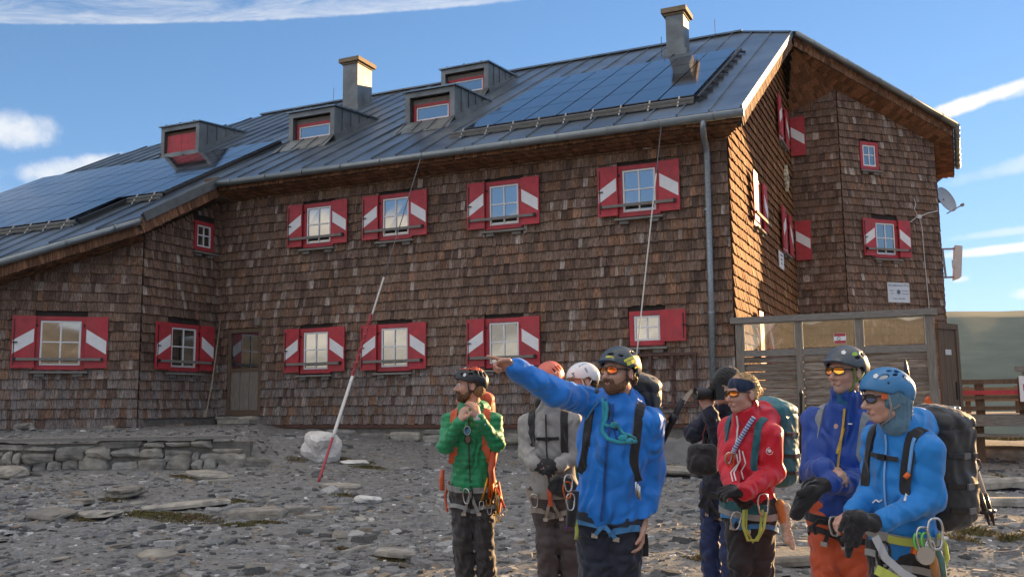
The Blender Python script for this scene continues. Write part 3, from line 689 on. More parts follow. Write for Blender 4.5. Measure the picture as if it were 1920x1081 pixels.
b.tube([F_tB.P(a, z, .068) for a, z in ((2.44, 6.52), (2.2, 6.35), (1.9, 6.28), (1.75, 6.3))], .011, 5); b.tube([F_tB.P(a, z, .068) for a, z in ((2.5, 6.5), (2.8, 6.62), (3.15, 6.7))], .012, 5); b.obox(F_tB.P(2.47, 6.5, .075), (.05, .05, 0), (.02, -.02, 0), (0, 0, .05))
tag(b.build('antenna_cable', m_plastic, None, F_tB.P(2.5, 5, .05)), 'loose white cable hanging down the tower wall from a small box', 'cable')
# iron rack, leaning stick, guy ropes
b = MB(); z0, z1 = 1.58, 2.46
for x in (-5.12, -4.92, -4.50, -4.08): b.fbox(F_main, x-.025, x+.025, z0, z1, .06, .11)
b.fbox(F_main, -5.3, -4.04, z1+.002, z1+.055, .055, .115); b.fbox(F_main, -5.3, -4.04, z0-.06, z0-.002, .055, .115)
for x in (-4.92, -4.50, -4.08):
    for z in (1.75, 2.02, 2.26): b.fbox(F_main, x-.06, x+.06, z, z+.018, .112, .135)
rk = tag(b.build('iron_rack', m_rust, None, (-4.7, -.05, 1.58)), 'rusty iron rack of upright bars bolted low on the wall beside the downpipe', 'rack')
b = MB(); b.tube([(-14.98, -.75, 1.42), (-15.05, -.5, 2.2), (-15.2, -.2, 3.1), (-15.27, -.05, 3.62)], [.018, .016, .014, .010], 7)
tag(b.build('wooden_stick', M('bare_stick', (.30, .24, .17), .8, var=.3, scale=30), None, (-14.98, -.75, 1.42)), 'long bare stick leaning in the corner by the side door', 'stick')
# ------------------------------------------------------------------ terrain
def sm(x, a, b): t = np.clip((np.asarray(x, float)-a)/(b-a), 0, 1); return t*t*(3-2*t)
WL0 = np.array([-11.12, -4.15]); WLD = np.array([-.84, -.542]); WLN = np.array([-.542, .84])
def wav(x, y, f, s): return np.sin(x*f+s)*np.cos(y*f*1.13+1.7*s)+.5*np.sin(x*f*2.1-y*f*1.7+s*2.3)+.3*np.sin(y*f*3.7+x*f*2.9+s)
def gz(x, y, fine=True):
    x = np.asarray(x, float); y = np.asarray(y, float)
    d = -.416*x+.909*(y+17)
    b = np.where(d > 7, .063*(d-7), .02*(d-7)); b = np.minimum(b, .86+.0*d)
    b = b*(1-.30*sm(x, -2.5, 1.5))
    s = (x-WL0[0])*WLD[0]+(y-WL0[1])*WLD[1]; t = (x-WL0[0])*WLN[0]+(y-WL0[1])*WLN[1]
    k = sm(t, .10, .42)*sm(s, -1.0, .1); k2 = sm(t, 0, 1.6)*sm(s, -4.5, -.2)
    top = 1.04+.055*np.clip(t, 0, 3)
    b = b+(top-b)*np.maximum(k, .75*k2*(1-sm(s, -.2, .1)))*(t < 9)
    if fine: b = b+.018*wav(x, y, 1.3, .7)+.009*wav(x, y, 4.1, 2.1)*(1-k)
    r = np.hypot(x, y+17)
    b = b-.16*np.maximum(0, np.where((x > -1), y-11, -100))*sm(x, -1, 4)
    return b
def azprof(az):   # skyline elevation in degrees by azimuth
    e = 4.3+1.2*np.sin(az*3.1+1)+.7*np.sin(az*7.3+.4)+.4*np.sin(az*17+2)+.25*np.sin(az*41)+.15*np.sin(az*83+1)
    dg = np.degrees(az)
    f = np.exp(-((dg-2)/9)**2)
    smooth = 4.95-.055*(dg-1)*(dg > 1)*(dg < 30)+.05*np.sin(dg*.9)
    e = e*(1-f)+smooth*f
    e = np.where((dg > 10) & (dg < 40), np.minimum(e, 4.2), e)
    e = np.where((dg > 168) & (dg < 189), 4.9+.5*np.sin(dg*1.1)+.25*np.sin(dg*3.3), e); e = np.where(dg > 189, e-(e-2.4)*sm(dg, 189, 194)*(1-sm(dg, 250, 270)), e)
    return e
def build_ground():
    az = np.concatenate([np.arange(-62, 16, .36), np.arange(16, 298, 1.8)])*math.pi/180
    rr = [.6]
    while rr[-1] < 60: rr.append(rr[-1]*1.017+.006)
    while rr[-1] < 1120: rr.append(rr[-1]*1.05)
    rr = np.array(rr); A, Rr = np.meshgrid(az, rr)
    X = np.sin(A)*Rr; Y = -17+np.cos(A)*Rr; near = gz(X, Y)
    e = np.radians(azprof(A)); far = 1.6+Rr*np.tan(e)
    rise = np.clip((Rr-300)/(1000-300), 0, 1)
    edge = -.10*np.clip(Rr-34, 0, 300)
    rough = .5+.5*np.clip(np.abs(np.degrees(A)-2)/12, 0, 1)
    hill = (1.6+1000*np.tan(e)+45)*rise**1.15-45
    detail = (1-.72*np.exp(-((np.degrees(A)-4)/10)**2))*(wav(X, Y, .03, 1)*5+wav(X, Y, .09, 2)*2.2+wav(X, Y, .25, 3)*.7)*sm(Rr, 200, 500)*rough*(1-.7*sm(Rr, 850, 990))
    k = sm(Rr, 26, 60)
    Z = near*(1-k)+k*(np.where(Rr < 300, np.maximum(edge, -45), -45))
    k = sm(Rr, 60, 300); Z = Z*(1-k)+k*(hill+detail*(Rr < 1000))
    Z = np.where(Rr > 1000, 1.6+1000*np.tan(e)-(Rr-1000)*.5, Z)
    nr, na = Rr.shape
    idx = np.arange(nr*na).reshape(nr, na); nx = np.roll(idx, -1, 1)
    f = np.stack([idx[:-1], nx[:-1], nx[1:], idx[1:]], -1).reshape(-1, 4)[:, ::-1]
    vs = np.stack([X, Y, Z], -1).reshape(-1, 3)
    vs = np.concatenate([vs, [[0, -17, float(gz(0, -17))]]])
    m = bpy.data.materials.new('mountain_ground'); m.use_nodes = True; nt = m.node_tree; N = nt.nodes; L = nt.links; bs = N['Principled BSDF']
    bs.inputs['Roughness'].default_value = .9; bs.inputs['Specular IOR Level'].default_value = .2
    g = N.new('ShaderNodeNewGeometry')
    def nz(s, d=6, r=.6):
        n = N.new('ShaderNodeTexNoise'); n.inputs['Scale'].default_value = s; n.inputs['Detail'].default_value = d; n.inputs['Roughness'].default_value = r
        L.new(g.outputs['Position'], n.inputs['Vector']); return n.outputs['Fac']
    def rp(fac, stops):
        n = N.new('ShaderNodeValToRGB'); e = n.color_ramp.elements
        while len(e) < len(stops): e.new(.5)
        for q, (p, c) in zip(e, stops): q.position = p; q.color = (*c, 1)
        L.new(fac, n.inputs[0]); return n.outputs[0]
    nearc = rp(nz(9, 8, .7), [(.3, (.125, .122, .115)), (.5, (.20, .196, .186)), (.68, (.28, .275, .262))])
    rock = rp(nz(.028, 10, .68), [(.34, (.05, .052, .045)), (.48, (.12, .11, .09)), (.60, (.19, .17, .14)), (.68, (.5, .5, .5))])
    meadow = rp(nz(.014, 8, .6), [(.35, (.042, .060, .048)), (.65, (.10, .115, .085))])
    def mixc(f, a, b):
        n = N.new('ShaderNodeMix'); n.data_type = 'RGBA'; L.new(f, n.inputs[0]); L.new(a, n.inputs[6]); L.new(b, n.inputs[7]); return n.outputs[2]
    sx = N.new('ShaderNodeSeparateXYZ'); L.new(g.outputs['Position'], sx.inputs[0])
    def mrange(x, a, b):
        n = N.new('ShaderNodeMapRange'); n.interpolation_type = 'SMOOTHSTEP'; L.new(x, n.inputs[0]); n.inputs[1].default_value = a; n.inputs[2].default_value = b; return n.outputs[0]
    ln = N.new('ShaderNodeVectorMath'); ln.operation = 'LENGTH'; L.new(g.outputs['Position'], ln.inputs[0])
    farc = mixc(mrange(sx.outputs[1], -200, 200), rock, meadow)
    c = mixc(mrange(ln.outputs['Value'], 35, 110), nearc, farc); L.new(c, bs.inputs['Base Color'])
    bn = N.new('ShaderNodeBump'); bn.inputs['Strength'].default_value = .8; bn.inputs['Distance'].default_value = .03
    L.new(nz(22, 6, .65), bn.inputs['Height']); L.new(bn.outputs[0], bs.inputs['Normal'])
    f3 = np.array([[nr*na, i, (i+1) % na, (i+1) % na] for i in range(na)])
    o = np_mesh('ground', vs[:-1], f, m, None, (0, 0, 0)); tag(o, kind='structure')
build_ground()
def gpx(px, py):
    """ground point seen at a photograph pixel"""
    d = (at(px, py, 1)-CP); t = 4.0
    while t < 60:
        p = CP+d*t
        if p.z < float(gz(p.x, p.y)): break
        t += .02
    return V((p.x, p.y, float(gz(p.x, p.y))))
def inhouse(x, y):
    return ((x > -15.3) & (x < -3.4) & (y > -.05)) | ((x > -24) & (x <= -15.3) & (y-x > 12.95) & (y > -6.9)) | ((x > -3.4) & (x < .2) & (y > 8.3)) | ((x > -3.3) & (x < .4) & (y > -.1))
# --- gravel: thousands of flat chips, one mesh
m_gravel = M('slate_chips', (1, 1, 1), .8, attr=True, var=.3, scale=30, spec=.35, bump=.3, bscale=120)
def gravel(n, dmin, dmax, smin, smax, pw=.5, seed=1):
    g = np.random.default_rng(seed); NV = 6
    d = dmin*(dmax/dmin)**(g.random(n)**pw); lat = (-.64+1.5*g.random(n)**1.12)*d
    f2 = np.array([CF.x, CF.y]); f2 /= np.hypot(*f2); r2 = np.array([f2[1], -f2[0]])
    x = f2[0]*d+r2[0]*lat; y = -17+f2[1]*d+r2[1]*lat
    s_ = (x-WL0[0])*WLD[0]+(y-WL0[1])*WLD[1]; t_ = (x-WL0[0])*WLN[0]+(y-WL0[1])*WLN[1]
    ok = ~inhouse(x, y) & ~((s_ > -.4) & (t_ > -.25) & (t_ < .12)); x, y, d = x[ok], y[ok], d[ok]; n = len(x)
    # clumps: sizes vary from place to place
    cl = .5+.5*np.sin(x*1.9+1.3*np.sin(y*1.1))*np.sin(y*2.3+1.7*np.sin(x*.8))
    size = (smin+(smax-smin)*g.random(n)**3.2)*(.6+.8*cl)
    z = gz(x, y)
    ang = np.sort(g.random((n, NV))*.7+np.arange(NV), 1)*(2*math.pi/NV)
    rad = size[:, None]*(.65+.5*g.random((n, NV))); asp = .45+.5*g.random(n); rot = g.random(n)*math.pi
    px_, py_ = np.cos(ang)*rad, np.sin(ang)*rad*asp[:, None]
    c, s = np.cos(rot)[:, None], np.sin(rot)[:, None]; ux, uy = px_*c-py_*s, px_*s+py_*c
    tx, ty = g.normal(0, .16, (2, n)); th = size*(.16+.34*g.random(n))
    def ring(k, zo): return np.stack([x[:, None]+ux*k, y[:, None]+uy*k, (z+zo)[:, None]+ux*k*tx[:, None]+uy*k*ty[:, None]], -1)
    vs = np.concatenate([ring(1.0, -th*.5), ring(.84, th*.55)], 1)
    b = (np.arange(n)*2*NV)[:, None, None]; j = np.arange(NV); j2 = (j+1) % NV
    q = np.concatenate([np.stack([j, j2, NV+j2, NV+j], -1), NV+np.array([[0, 1, 2, 3], [0, 3, 4, 5]])], 0)
    f = (b+q[None]).reshape(-1, 4)
    t = g.random(n)[:, None]; pal = np.array([(.085, .086, .085), (.185, .182, .176), (.28, .277, .268), (.24, .195, .145), (.42, .415, .40), (.68, .67, .64)])
    ci = np.searchsorted([.24, .60, .84, .93, .988], t[:, 0]); col = pal[ci]*(.8+.4*g.random((n, 1)))
    return vs.reshape(-1, 3), f, np.repeat(col, 2*NV, 0)
parts = [gravel(15000, 5.0, 19.5, .012, .075, .8, 1), gravel(4200, 5.2, 19, .035, .15, .85, 2), gravel(9000, 5.4, 16, .02, .09, .75, 8), gravel(9000, 5.0, 9.5, .008, .035, 1.0, 3), gravel(5000, 11, 20, .015, .06, .7, 4)]
off = 0; vv, ff, cc = [], [], []
for v_, f_, c_ in parts: vv.append(v_); ff.append(f_+off); cc.append(c_); off += len(v_)
tag(np_mesh('gravel', np.concatenate(vv), np.concatenate(ff), m_gravel, None, (-4, -9, 0), False, np.concatenate(cc)), kind='stuff')
# --- rocks
def rock_mesh(seed, p=3.2, amp=.10, n=5, m=m_stone):
    g = np.random.default_rng(seed); vs, fs, key = [], [], {}
    for ax in range(3):
        for sg in (-1, 1):
            idx = {}
            for i in range(n+1):
                for j in range(n+1):
                    q = [0, 0, 0]; q[ax] = sg; q[(ax+1) % 3] = -1+2*i/n; q[(ax+2) % 3] = -1+2*j/n
                    k = tuple(round(c, 4) for c in q)
                    if k not in key: key[k] = len(vs); vs.append(q)
                    idx[i, j] = key[k]
            for i in range(n):
                for j in range(n):
                    f = (idx[i, j], idx[i+1, j], idx[i+1, j+1], idx[i, j+1]); fs.append(f if sg > 0 else f[::-1])
    v = np.array(vs, float); v /= (np.sum(np.abs(v)**p, 1)**(1/p))[:, None]
    K = g.normal(0, 2.2, (7, 3)); ph = g.random(7)*6
    v *= (1+amp*np.sum(np.sin(v@K.T+ph), 1)/2.2)[:, None]; v += g.normal(0, amp*.18, v.shape)
    me = bpy.data.meshes.new('stone'); me.from_pydata(v.tolist(), [], fs); me.materials.append(m); return me
def slab_mesh(seed, m=m_stone, nv=11):
    g = np.random.default_rng(seed); a = np.sort((np.arange(nv)+g.random(nv)*.8)*2*math.pi/nv); r = .75+.35*g.random(nv)
    o = np.stack([np.cos(a)*r, np.sin(a)*r], -1); rings = []
    for k, z in ((.97, -1), (1.0, .1), (.96, .75), (.86, 1.0)): rings.append(np.concatenate([o*k*(1+g.normal(0, .02, (nv, 1))), np.full((nv, 1), z)+g.normal(0, .08, (nv, 1))], 1))
    v = np.concatenate(rings+[[[0, 0, 1.05]]]); f = []
    for i in range(3):
        for j in range(nv): f.append((i*nv+j, i*nv+(j+1) % nv, (i+1)*nv+(j+1) % nv, (i+1)*nv+j))
    for j in range(nv): f.append((3*nv+j, 3*nv+(j+1) % nv, 4*nv))
    me = bpy.data.meshes.new('flat_stone'); me.from_pydata(v.tolist(), [], f); me.materials.append(m); return me
ROCKS = [rock_mesh(s, 5.0, .10, 4) for s in range(10)]
def put(me, name, loc, scale, rot=(0, 0, 0), parent=None):
    o = bpy.data.objects.new(name, me); link(o, parent); o.location = V(loc)-(wloc(parent) if parent is not None else V((0, 0, 0)))
    o.rotation_euler = rot; o.scale = scale; return o
# --- low retaining wall of rough stones with a plank along its top
rw = empty('retaining_wall', (-13.5, -5.7, .55), 'low dry stone wall holding up the terrace in front of the left annexe', 'wall')
wa = math.atan2(-WLD[1], -WLD[0])
F_W = Fr((WL0[0], WL0[1], 0), (WLD[0], WLD[1], 0), (-WLN[0], -WLN[1], 0))
b = MB(); b.fbox(F_W, -.2, 9, .2, 1.02, -.45, -.06); b.build('mortar_core', m_mortar, rw)
s = -1.0; zc = [.42]*3
rows = [(.30, .52), (.52, .74), (.74, .92), (.92, 1.055)]
for ri, (za, zb) in enumerate(rows):
    s = -.95+.22*ri+rnd.uniform(-.1, .1)
    if ri == 3: s = -.1
    while s < 8.6:
        w = rnd.choice((rnd.uniform(.12, .26), rnd.uniform(.25, .5), rnd.uniform(.4, .8))) if ri < 3 else rnd.uniform(.25, .8)
        wv = .035*math.sin(s*2.3+ri*1.7); zl, zh = za+wv+rnd.uniform(-.03, .03), min(zb+wv+rnd.uniform(-.05, .03), 1.062)
        low = .0 if s > .2 else -.25*(0.2-s)
        if rnd.random() < .14 and ri in (0, 1): zh += .12
        o = put(rnd.choice(ROCKS), 'stone', F_W.P(s+w/2, (zl+zh)/2+low, -.14+rnd.uniform(-.035, .03)), (w/2*1.04, .17, (zh-zl)/2*1.1), (rnd.uniform(-.08, .08), rnd.uniform(-.07, .07), wa+rnd.uniform(-.12, .12)), rw)
        s += w*1.01+.012
b = MB(); b.fbox(F_W, .05, 9, 1.07, 1.125, -.26, .05); b.build('plank', m_greywood, rw)
# foundation of the hut under the red-brown board
b = MB(); b.fbox(F_main, -14.05, -3.36, .45, 1.135, -.1, .01); b.fbox(F_main, -15.3, -14.06, .7, 1.41, -.1, .012); b.fbox(F_N, 0, 2.33, .8, 1.42, -.1, .012); b.fbox(F_L, 0, 6.0, .8, 1.215, -.1, .012); fd = b.build('foundation', m_mortar, hut)
x = -14.0
while x < -3.5:
    w = rnd.uniform(.3, .8); h = rnd.uniform(.12, .26)
    put(rnd.choice(ROCKS), 'stone', (x+w/2, -.0, .84+rnd.uniform(-.03, .12)), (w/2, .1, h/1.6), (0, 0, rnd.uniform(-.05, .05)), fd)
    if rnd.random() < .5: put(rnd.choice(ROCKS), 'stone', (x+w*.4, .0, 1.06), (w*.35, .08, .06), (0, 0, 0), fd)
    x += w+.02
for x, z, w, h in ((-14.9, 1.33, .35, .07), (-14.35, 1.32, .3, .08), (-14.7, 1.17, .45, .08), (-14.2, 1.15, .28, .09), (-15.1, 1.15, .2, .1)): put(rnd.choice(ROCKS), 'stone', (x, -.04, z), (w, .14, h), (0, 0, 0), fd)
b = MB(); b.fbox(F_main, -14.95, -14.05, 1.24, 1.33, .0, .42); b.fbox(F_main, -15.25, -13.95, 1.1, 1.22, .0, .75); b.build('door_step', m_stone, hut)
tagc = lambda o, l, c, g=None: tag(o, l, c, g)
b = MB(); b.fbox(F_main, -4.65, -3.45, .35, .93, .35, 1.05); b.fbox(F_main, -4.55, -3.5, .932, .955, .38, 1.0)
tag(b.build('concrete_step', m_conc, None, (-4, -.7, .4)), 'plain grey concrete block against the foot of the hut wall behind the photographer', 'step')
# white boulder and loose stones, each on the ground where it is seen
m_quartz = M('white_quartz', (.74, .73, .70), .7, var=.14, scale=9, base2=(.60, .57, .53), bump=.8, bscale=20, bdist=.03)
p = gpx(595, 862)
put(rock_mesh(77, 3.6, .12, 7, m_quartz), 'boulder', p+V((0, .1, .21)), (.40, .26, .29), (.1, .12, -.5)); o = bpy.context.scene.objects['boulder']; tag(o, 'big white quartz boulder lying at the right end of the low stone wall', 'boulder')
SL = [(95, 972, .30, .17, .085, .02, 'thick pale grey block of stone left of the brown slab'), (182, 968, .36, .2, .06, .1, 'dark brownish slab right of the pale block'),
      (340, 950, .62, .40, .045, .3, 'broad flat slate slab ringed with moss'), (478, 968, .46, .24, .07, .5, 'sloping grey slab with moss at its lower corner'),
      (560, 958, .25, .15, .05, .2, 'dark wedge of stone right of the sloping slab'), (235, 930, .28, .2, .10, .4, 'rounded grey brown stone below the low wall'),
      (22, 893, .34, .22, .12, 0, 'rounded stone lying against the foot of the low wall'), (155, 945, .16, .12, .06, 0, 'small pale lump behind the pale block'),
      (395, 893, .5, .3, .05, .1, 'flat pale slab at the foot of the low wall near the mossy tuft'), (690, 942, .16, .13, .07, .6, 'dark upright stone below the white boulder to the right'),
      (740, 1040, .30, .2, .04, .2, 'flat brown slab half sunk in gravel at bottom centre'), (582, 970, .20, .12, .03, .1, 'thin pale slab lying by itself in the gravel right of the sloping slab'),
      (640, 915, .36, .22, .05, .2, 'low slab beside the foot of the guy rope'), (1268, 888, .55, .3, .10, .1, 'large pale slab by the concrete block right of the pointing man'),
      (1480, 1050, .60, .28, .06, .1, 'long flat slab behind the legs of the woman in red'), (1850, 912, .55, .3, .09, .1, 'large slate slab right of the black rucksack'),
      (1880, 945, .45, .22, .07, .2, 'lower slate slab right of the black rucksack'), (1895, 860, .9, .3, .16, .05, 'long rock ledge below the wooden deck'),
      (590, 795, .22, .14, .04, .1, 'flat stone on the bank above the white boulder'), (45, 805, .20, .14, .1, .1, 'round stone on the terrace under the left annexe window'),
      (515, 797, .14, .1, .08, .1, 'small white stone at the foot of the hut wall left of the boulder'), (205, 804, .18, .1, .05, 0, 'flat stone on the terrace at the corner of the left annexe'),
      (665, 868, .22, .15, .04, .3, 'thin slab among moss just right of the white boulder')]
for i, (px, py, a, c, h, ry, lab) in enumerate(SL):
    p = gpx(px, py); white = 'white' in lab
    me = rock_mesh(200+i, 3.5, .1, 5, m_quartz if white else m_stone) if ('round' in lab or 'lump' in lab or white or 'block' in lab) else slab_mesh(300+i)
    o = put(me, 'flat_stone' if me.name.startswith('flat') else 'loose_stone', p+V((0, 0, h*.55)), (a, c, h*.75), (rnd.uniform(-.08, .08), rnd.uniform(-.1, .1), rnd.uniform(-.5, .2)))
    tag(o, lab, 'stone')
sm_slabs = [slab_mesh(500+i, nv=9) for i in range(8)]
for i in range(46):
    px, py = rnd.uniform(10, 1900), 890+190*rnd.random()**.8
    if 820 < px < 960 or 980 < px < 1240 or px > 1300 and px < 1800: continue
    p = gpx(px, py); a = rnd.uniform(.10, .24)
    o = put(rnd.choice(sm_slabs), 'flat_stone', p+V((0, 0, a*.05)), (a, a*rnd.uniform(.4, .8), a*rnd.uniform(.07, .16)), (rnd.uniform(-.15, .15), rnd.uniform(-.15, .15), rnd.uniform(0, 6)))
    tag(o, 'small flat grey slab lying loose in the gravel in front of the hut', 'stone', 'small slabs loose in the gravel')
# moss cushions and dry grass
def tufts(name, spots, m, seed, hmin, hmax, lean):
    g = np.random.default_rng(seed); vs, fs, cs = [], [], []; k = 0
    for px, py, a, c, n in spots:
        p = gpx(px, py)
        for _ in range(n):
            t, q = g.random()*6.283, math.sqrt(g.random()); x, y = p.x+math.cos(t)*q*a, p.y+math.sin(t)*q*c; z = float(gz(x, y))
            h = hmin+(hmax-hmin)*g.random()*(1.2-q); w = h*.16+.003; th = g.random()*6.283; l = g.normal(0, lean, 2)*h
            dx, dy = math.cos(th)*w, math.sin(th)*w
            vs += [(x-dx, y-dy, z-.01), (x+dx, y+dy, z-.01), (x+l[0]*.5+dx*.6, y+l[1]*.5+dy*.6, z+h*.6), (x+l[0]*.5-dx*.6, y+l[1]*.5-dy*.6, z+h*.6), (x+l[0]*1.2, y+l[1]*1.2, z+h), (x+l[0]*1.2+.001, y+l[1]*1.2, z+h)]
            fs += [(k, k+1, k+2, k+3), (k+3, k+2, k+5, k+4)]; f = .7+.6*g.random(); cs += [[f, f, f]]*6; k += 6
    return tag(np_mesh(name, np.array(vs), np.array(fs), m, None, (0, 0, 0), False), kind='stuff')
m_moss = M('moss', (.115, .10, .028), .95, var=.5, scale=7, base2=(.13, .085, .035)); m_dry = M('dry_grass', (.30, .22, .10), .9, var=.35, scale=15, base2=(.17, .15, .06))
tufts('moss', [(330, 968, .75, .30, 2600), (255, 962, .35, .2, 800), (445, 985, .25, .12, 600), (500, 980, .3, .1, 500), (435, 940, .38, .14, 900), (350, 895, .35, .15, 600), (215, 938, .25, .15, 400), (155, 975, .2, .1, 300),
               (625, 862, .35, .2, 900), (660, 866, .5, .2, 800), (690, 875, .4, .15, 600), (555, 862, .25, .15, 400), (740, 1045, .32, .12, 600), (320, 1015, .12, .06, 150), (640, 1030, .1, .06, 120), (650, 928, .3, .1, 300), (1330, 1050, .25, .12, 500), (410, 868, .4, .1, 300)], m_moss, 5, .012, .05, .5)
tufts('dry_grass', [(1830, 1000, .22, .1, 260), (1800, 1015, .2, .08, 220), (1890, 1012, .12, .08, 150), (1918, 1010, .08, .05, 80), (1868, 895, .1, .06, 80), (1860, 822, 1.2, .22, 1500), (1900, 825, 1.0, .2, 900), (1325, 1050, .15, .1, 120)], m_dry, 6, .03, .11, .7)
# --- guy ropes from the gutter to the ground
def guy(label, top, bot, segs, sag=.05):
    top, bot = V(top), V(bot); o = empty('guy_rope', bot, label, 'rope')
    def P(t): return bot+(top-bot)*t+V((0, 0, -sag*4*t*(1-t)))
    for t0, t1, r, m, nm in segs:
        b = MB(); n = 10; b.tube([P(t0+(t1-t0)*i/n) for i in range(n+1)], r, 8); b.build(nm, m, o, smooth=True)
    return o
def plane_y(px, py, y): d = at(px, py, 1)-CP; return CP+d*((y-CP.y)/d.y)
g1 = guy('long guy rope with white and red sleeves anchored in the ground by the white boulder', plane_y(790, 292, -.75), gpx(597, 903),
    [(0, .105, .022, m_redrope, 'ground_strap'), (.105, .265, .028, m_plastic, 'sleeve'), (.265, .45, .014, m_redrope, 'chain'), (.44, .56, .017, m_rope, 'rope'), (.56, 1, .010, m_cable, 'wire')])
b = MB()
for i in range(9):
    c = V(g1.location)+(plane_y(790, 292, -.75)-V(g1.location))*(.27+.02*i); b.obox(c, (.02, .012*(i % 2), 0), (0, .02, .008), (.008, 0, .045))
b.build('chain_link', m_redrope, g1)
guy('thin white rope hanging tight from the gutter beside the small red window', plane_y(1240, 236, -.75), gpx(1168, 905), [(0, .12, .014, m_redrope, 'ground_strap'), (.12, .25, .012, m_redrope, 'chain'), (.245, .29, .030, m_redrope, 'shackle'), (.285, .84, .012, m_rope, 'rope'), (.83, 1, .009, m_cable, 'wire')], .0)
# --- glazed wind screen beside the hut
m_glass = bpy.data.materials.new('dusty_screen_glass'); m_glass.use_nodes = True
def mk_glass():
    nt = m_glass.node_tree; N = nt.nodes; L = nt.links; out = N['Material Output']; N.remove(N['Principled BSDF'])
    tr = N.new('ShaderNodeBsdfTransparent'); tr.inputs[0].default_value = (.78, .80, .80, 1); gl = N.new('ShaderNodeBsdfGlossy'); gl.inputs['Roughness'].default_value = .015
    fr = N.new('ShaderNodeFresnel'); fr.inputs[0].default_value = 2.3; tl = N.new('ShaderNodeBsdfTranslucent'); tl.inputs[0].default_value = (.80, .78, .70, 1)
    a = N.new('ShaderNodeMixShader'); a.inputs[0].default_value = .05; L.new(tr.outputs[0], a.inputs[1]); L.new(tl.outputs[0], a.inputs[2])
    m = N.new('ShaderNodeMixShader'); L.new(fr.outputs[0], m.inputs[0]); L.new(a.outputs[0], m.inputs[1]); L.new(gl.outputs[0], m.inputs[2]); L.new(m.outputs[0], out.inputs[0])
mk_glass()
ws = empty('wind_screen', (-1.7, 0, .75), 'wooden wind screen with three panes over grey boards at the right end of the hut', 'wind screen')
Fs = Fr((0, -.02, 0), (1, 0, 0), (0, -1, 0)); PX = [(-3.34, -3.20), (-2.30, -2.19), (-1.30, -1.18), (-.20, -.06)]
for a, c in PX: bit('post', m_greywoodv, ws, (Fs, a, c, .62, 2.995, -.10, .02))
bit('top_rail', m_greywood, ws, (Fs, -3.42, .0, 3.0, 3.11, -.14, .06))
for (q, a), (c, w) in zip(PX[:-1], PX[1:]):
    bit('sill_rail', m_greywood, ws, (Fs, a, c, 2.40, 2.515, -.06, .012))
    bit('pane', m_glass, ws, (Fs, a+.012, c-.012, 2.53, 2.985, -.035, -.029))
    bit('bead', M('pale_bead', (.50, .47, .40), .6) if 'bead' not in bpy.data.materials else bpy.data.materials['pale_bead'], ws, (Fs, a, a+.014, 2.517, 2.997, -.06, .008), (Fs, c-.014, c, 2.517, 2.997, -.06, .008), (Fs, a+.014, c-.014, 2.983, 2.997, -.06, .008))
    z = .78
    while z < 2.36:
        h = min(.150, 2.398-z); bit('plank', m_plank, ws, (Fs, a+.001, c-.001, z+.007, z+h-.007, -.06, -.022+rnd.uniform(-.006, .016))); z += h
st = bit('sticker', m_white, ws, (Fs, -1.66, -1.46, 2.58, 2.76, -.0265, -.0255))
bit('stripe', m_flagred, st, (Fs, -1.655, -1.465, 2.705, 2.757, -.0255, -.0245), (Fs, -1.655, -1.465, 2.583, 2.632, -.0255, -.0245))
b = MB(); b.tube([Fs.P(-1.58+.026*math.cos(t), 2.668+.026*math.sin(t), -.024) for t in [k*math.pi/6 for k in range(12)]], .005, 5, closed=True); b.build('ring', m_text, st)
td = empty('terrace_door', (.1, .5, .7), 'brown boarded door standing open beyond the wind screen', 'door')
Fd = Fr((-.04, .25, 0), (.52, .85, 0), (.85, -.52, 0))
for k in range(3): bit('plank', m_oldwood, td, (Fd, .0+k*.165+.003, .0+(k+1)*.165-.003, .72, 2.78, 0, .03))
bit('frame', m_oldwood, td, (Fd, -.01, .58, 2.783, 2.88, -.02, .05), (Fd, .50, .58, .7, 2.78, -.02, .05))
bit('name_plate', m_plastic, td, (Fd, .17, .34, 2.35, 2.44, .032, .04)); bit('latch', m_black, td, (Fd, .42, .45, 1.6, 1.9, .032, .05))
# --- wooden deck, fence and bench on the right
dk = empty('wooden_deck', (3, 3.5, .7), 'grey wooden deck on low supports to the right of the open door', 'deck')
Fk = Fr((0, 2.0, 0), (1, 0, 0), (0, -1, 0))
for k in range(22): bit('plank', m_greywood, dk, (Fk, .25, 8, 1.29, 1.325, -.19*(k+1)+.006, -.19*k))
bit('front_board', m_greywood, dk, (Fk, .25, 8, 1.12, 1.285, .0, .04)); bit('lower_board', m_greywood, dk, (Fk, .25, 8, .93, .985, .0, .04))
for x in (.5, 1.5, 2.5, 3.5, 5, 6.5): bit('support', m_oldwood, dk, (Fk, x, x+.14, .4, 1.11, -.3, -.16))
fc = empty('fence', (2, 2.1, 1.33), 'low rail fence with bolted posts along the front of the wooden deck', 'fence')
for x in (.60, 1.30, 2.6, 3.9, 5.2): bit('post', m_oldwood, fc, (Fk, x-.075, x+.075, 1.327, 1.98 if x > 1 else 1.90, -.15, -.02))
for z0, z1, o in ((1.87, 1.955, 0), (1.60, 1.66, .01), (1.40, 1.475, .01)): bit('rail', m_oldwood, fc, (Fk, .2, 7, z0, z1, -.02+.001, .03+o))
bit('red_rail', m_red, fc, (Fk, .2, 1.22, 1.68, 1.755, -.02+.001, .05))
m_litwood = M('tan_boards', (.24, .145, .08), .7, var=.3, scale=1, stretch=(8, 60, 60))
bn = empty('bench', (1.2, 4.2, 1.33), 'wooden bench with a board back standing on the deck behind the fence', 'bench')
Fb = Fr((0, 4.2, 0), (1, 0, 0), (0, -1, 0))
for z in (1.80, 1.92): bit('backrest', m_litwood, bn, (Fb, .3, 2.2, z-.19, z-.085, -.03, .0))
bit('seat', m_litwood, bn, (Fb, .3, 2.2, 1.56, 1.60, 0, .4))
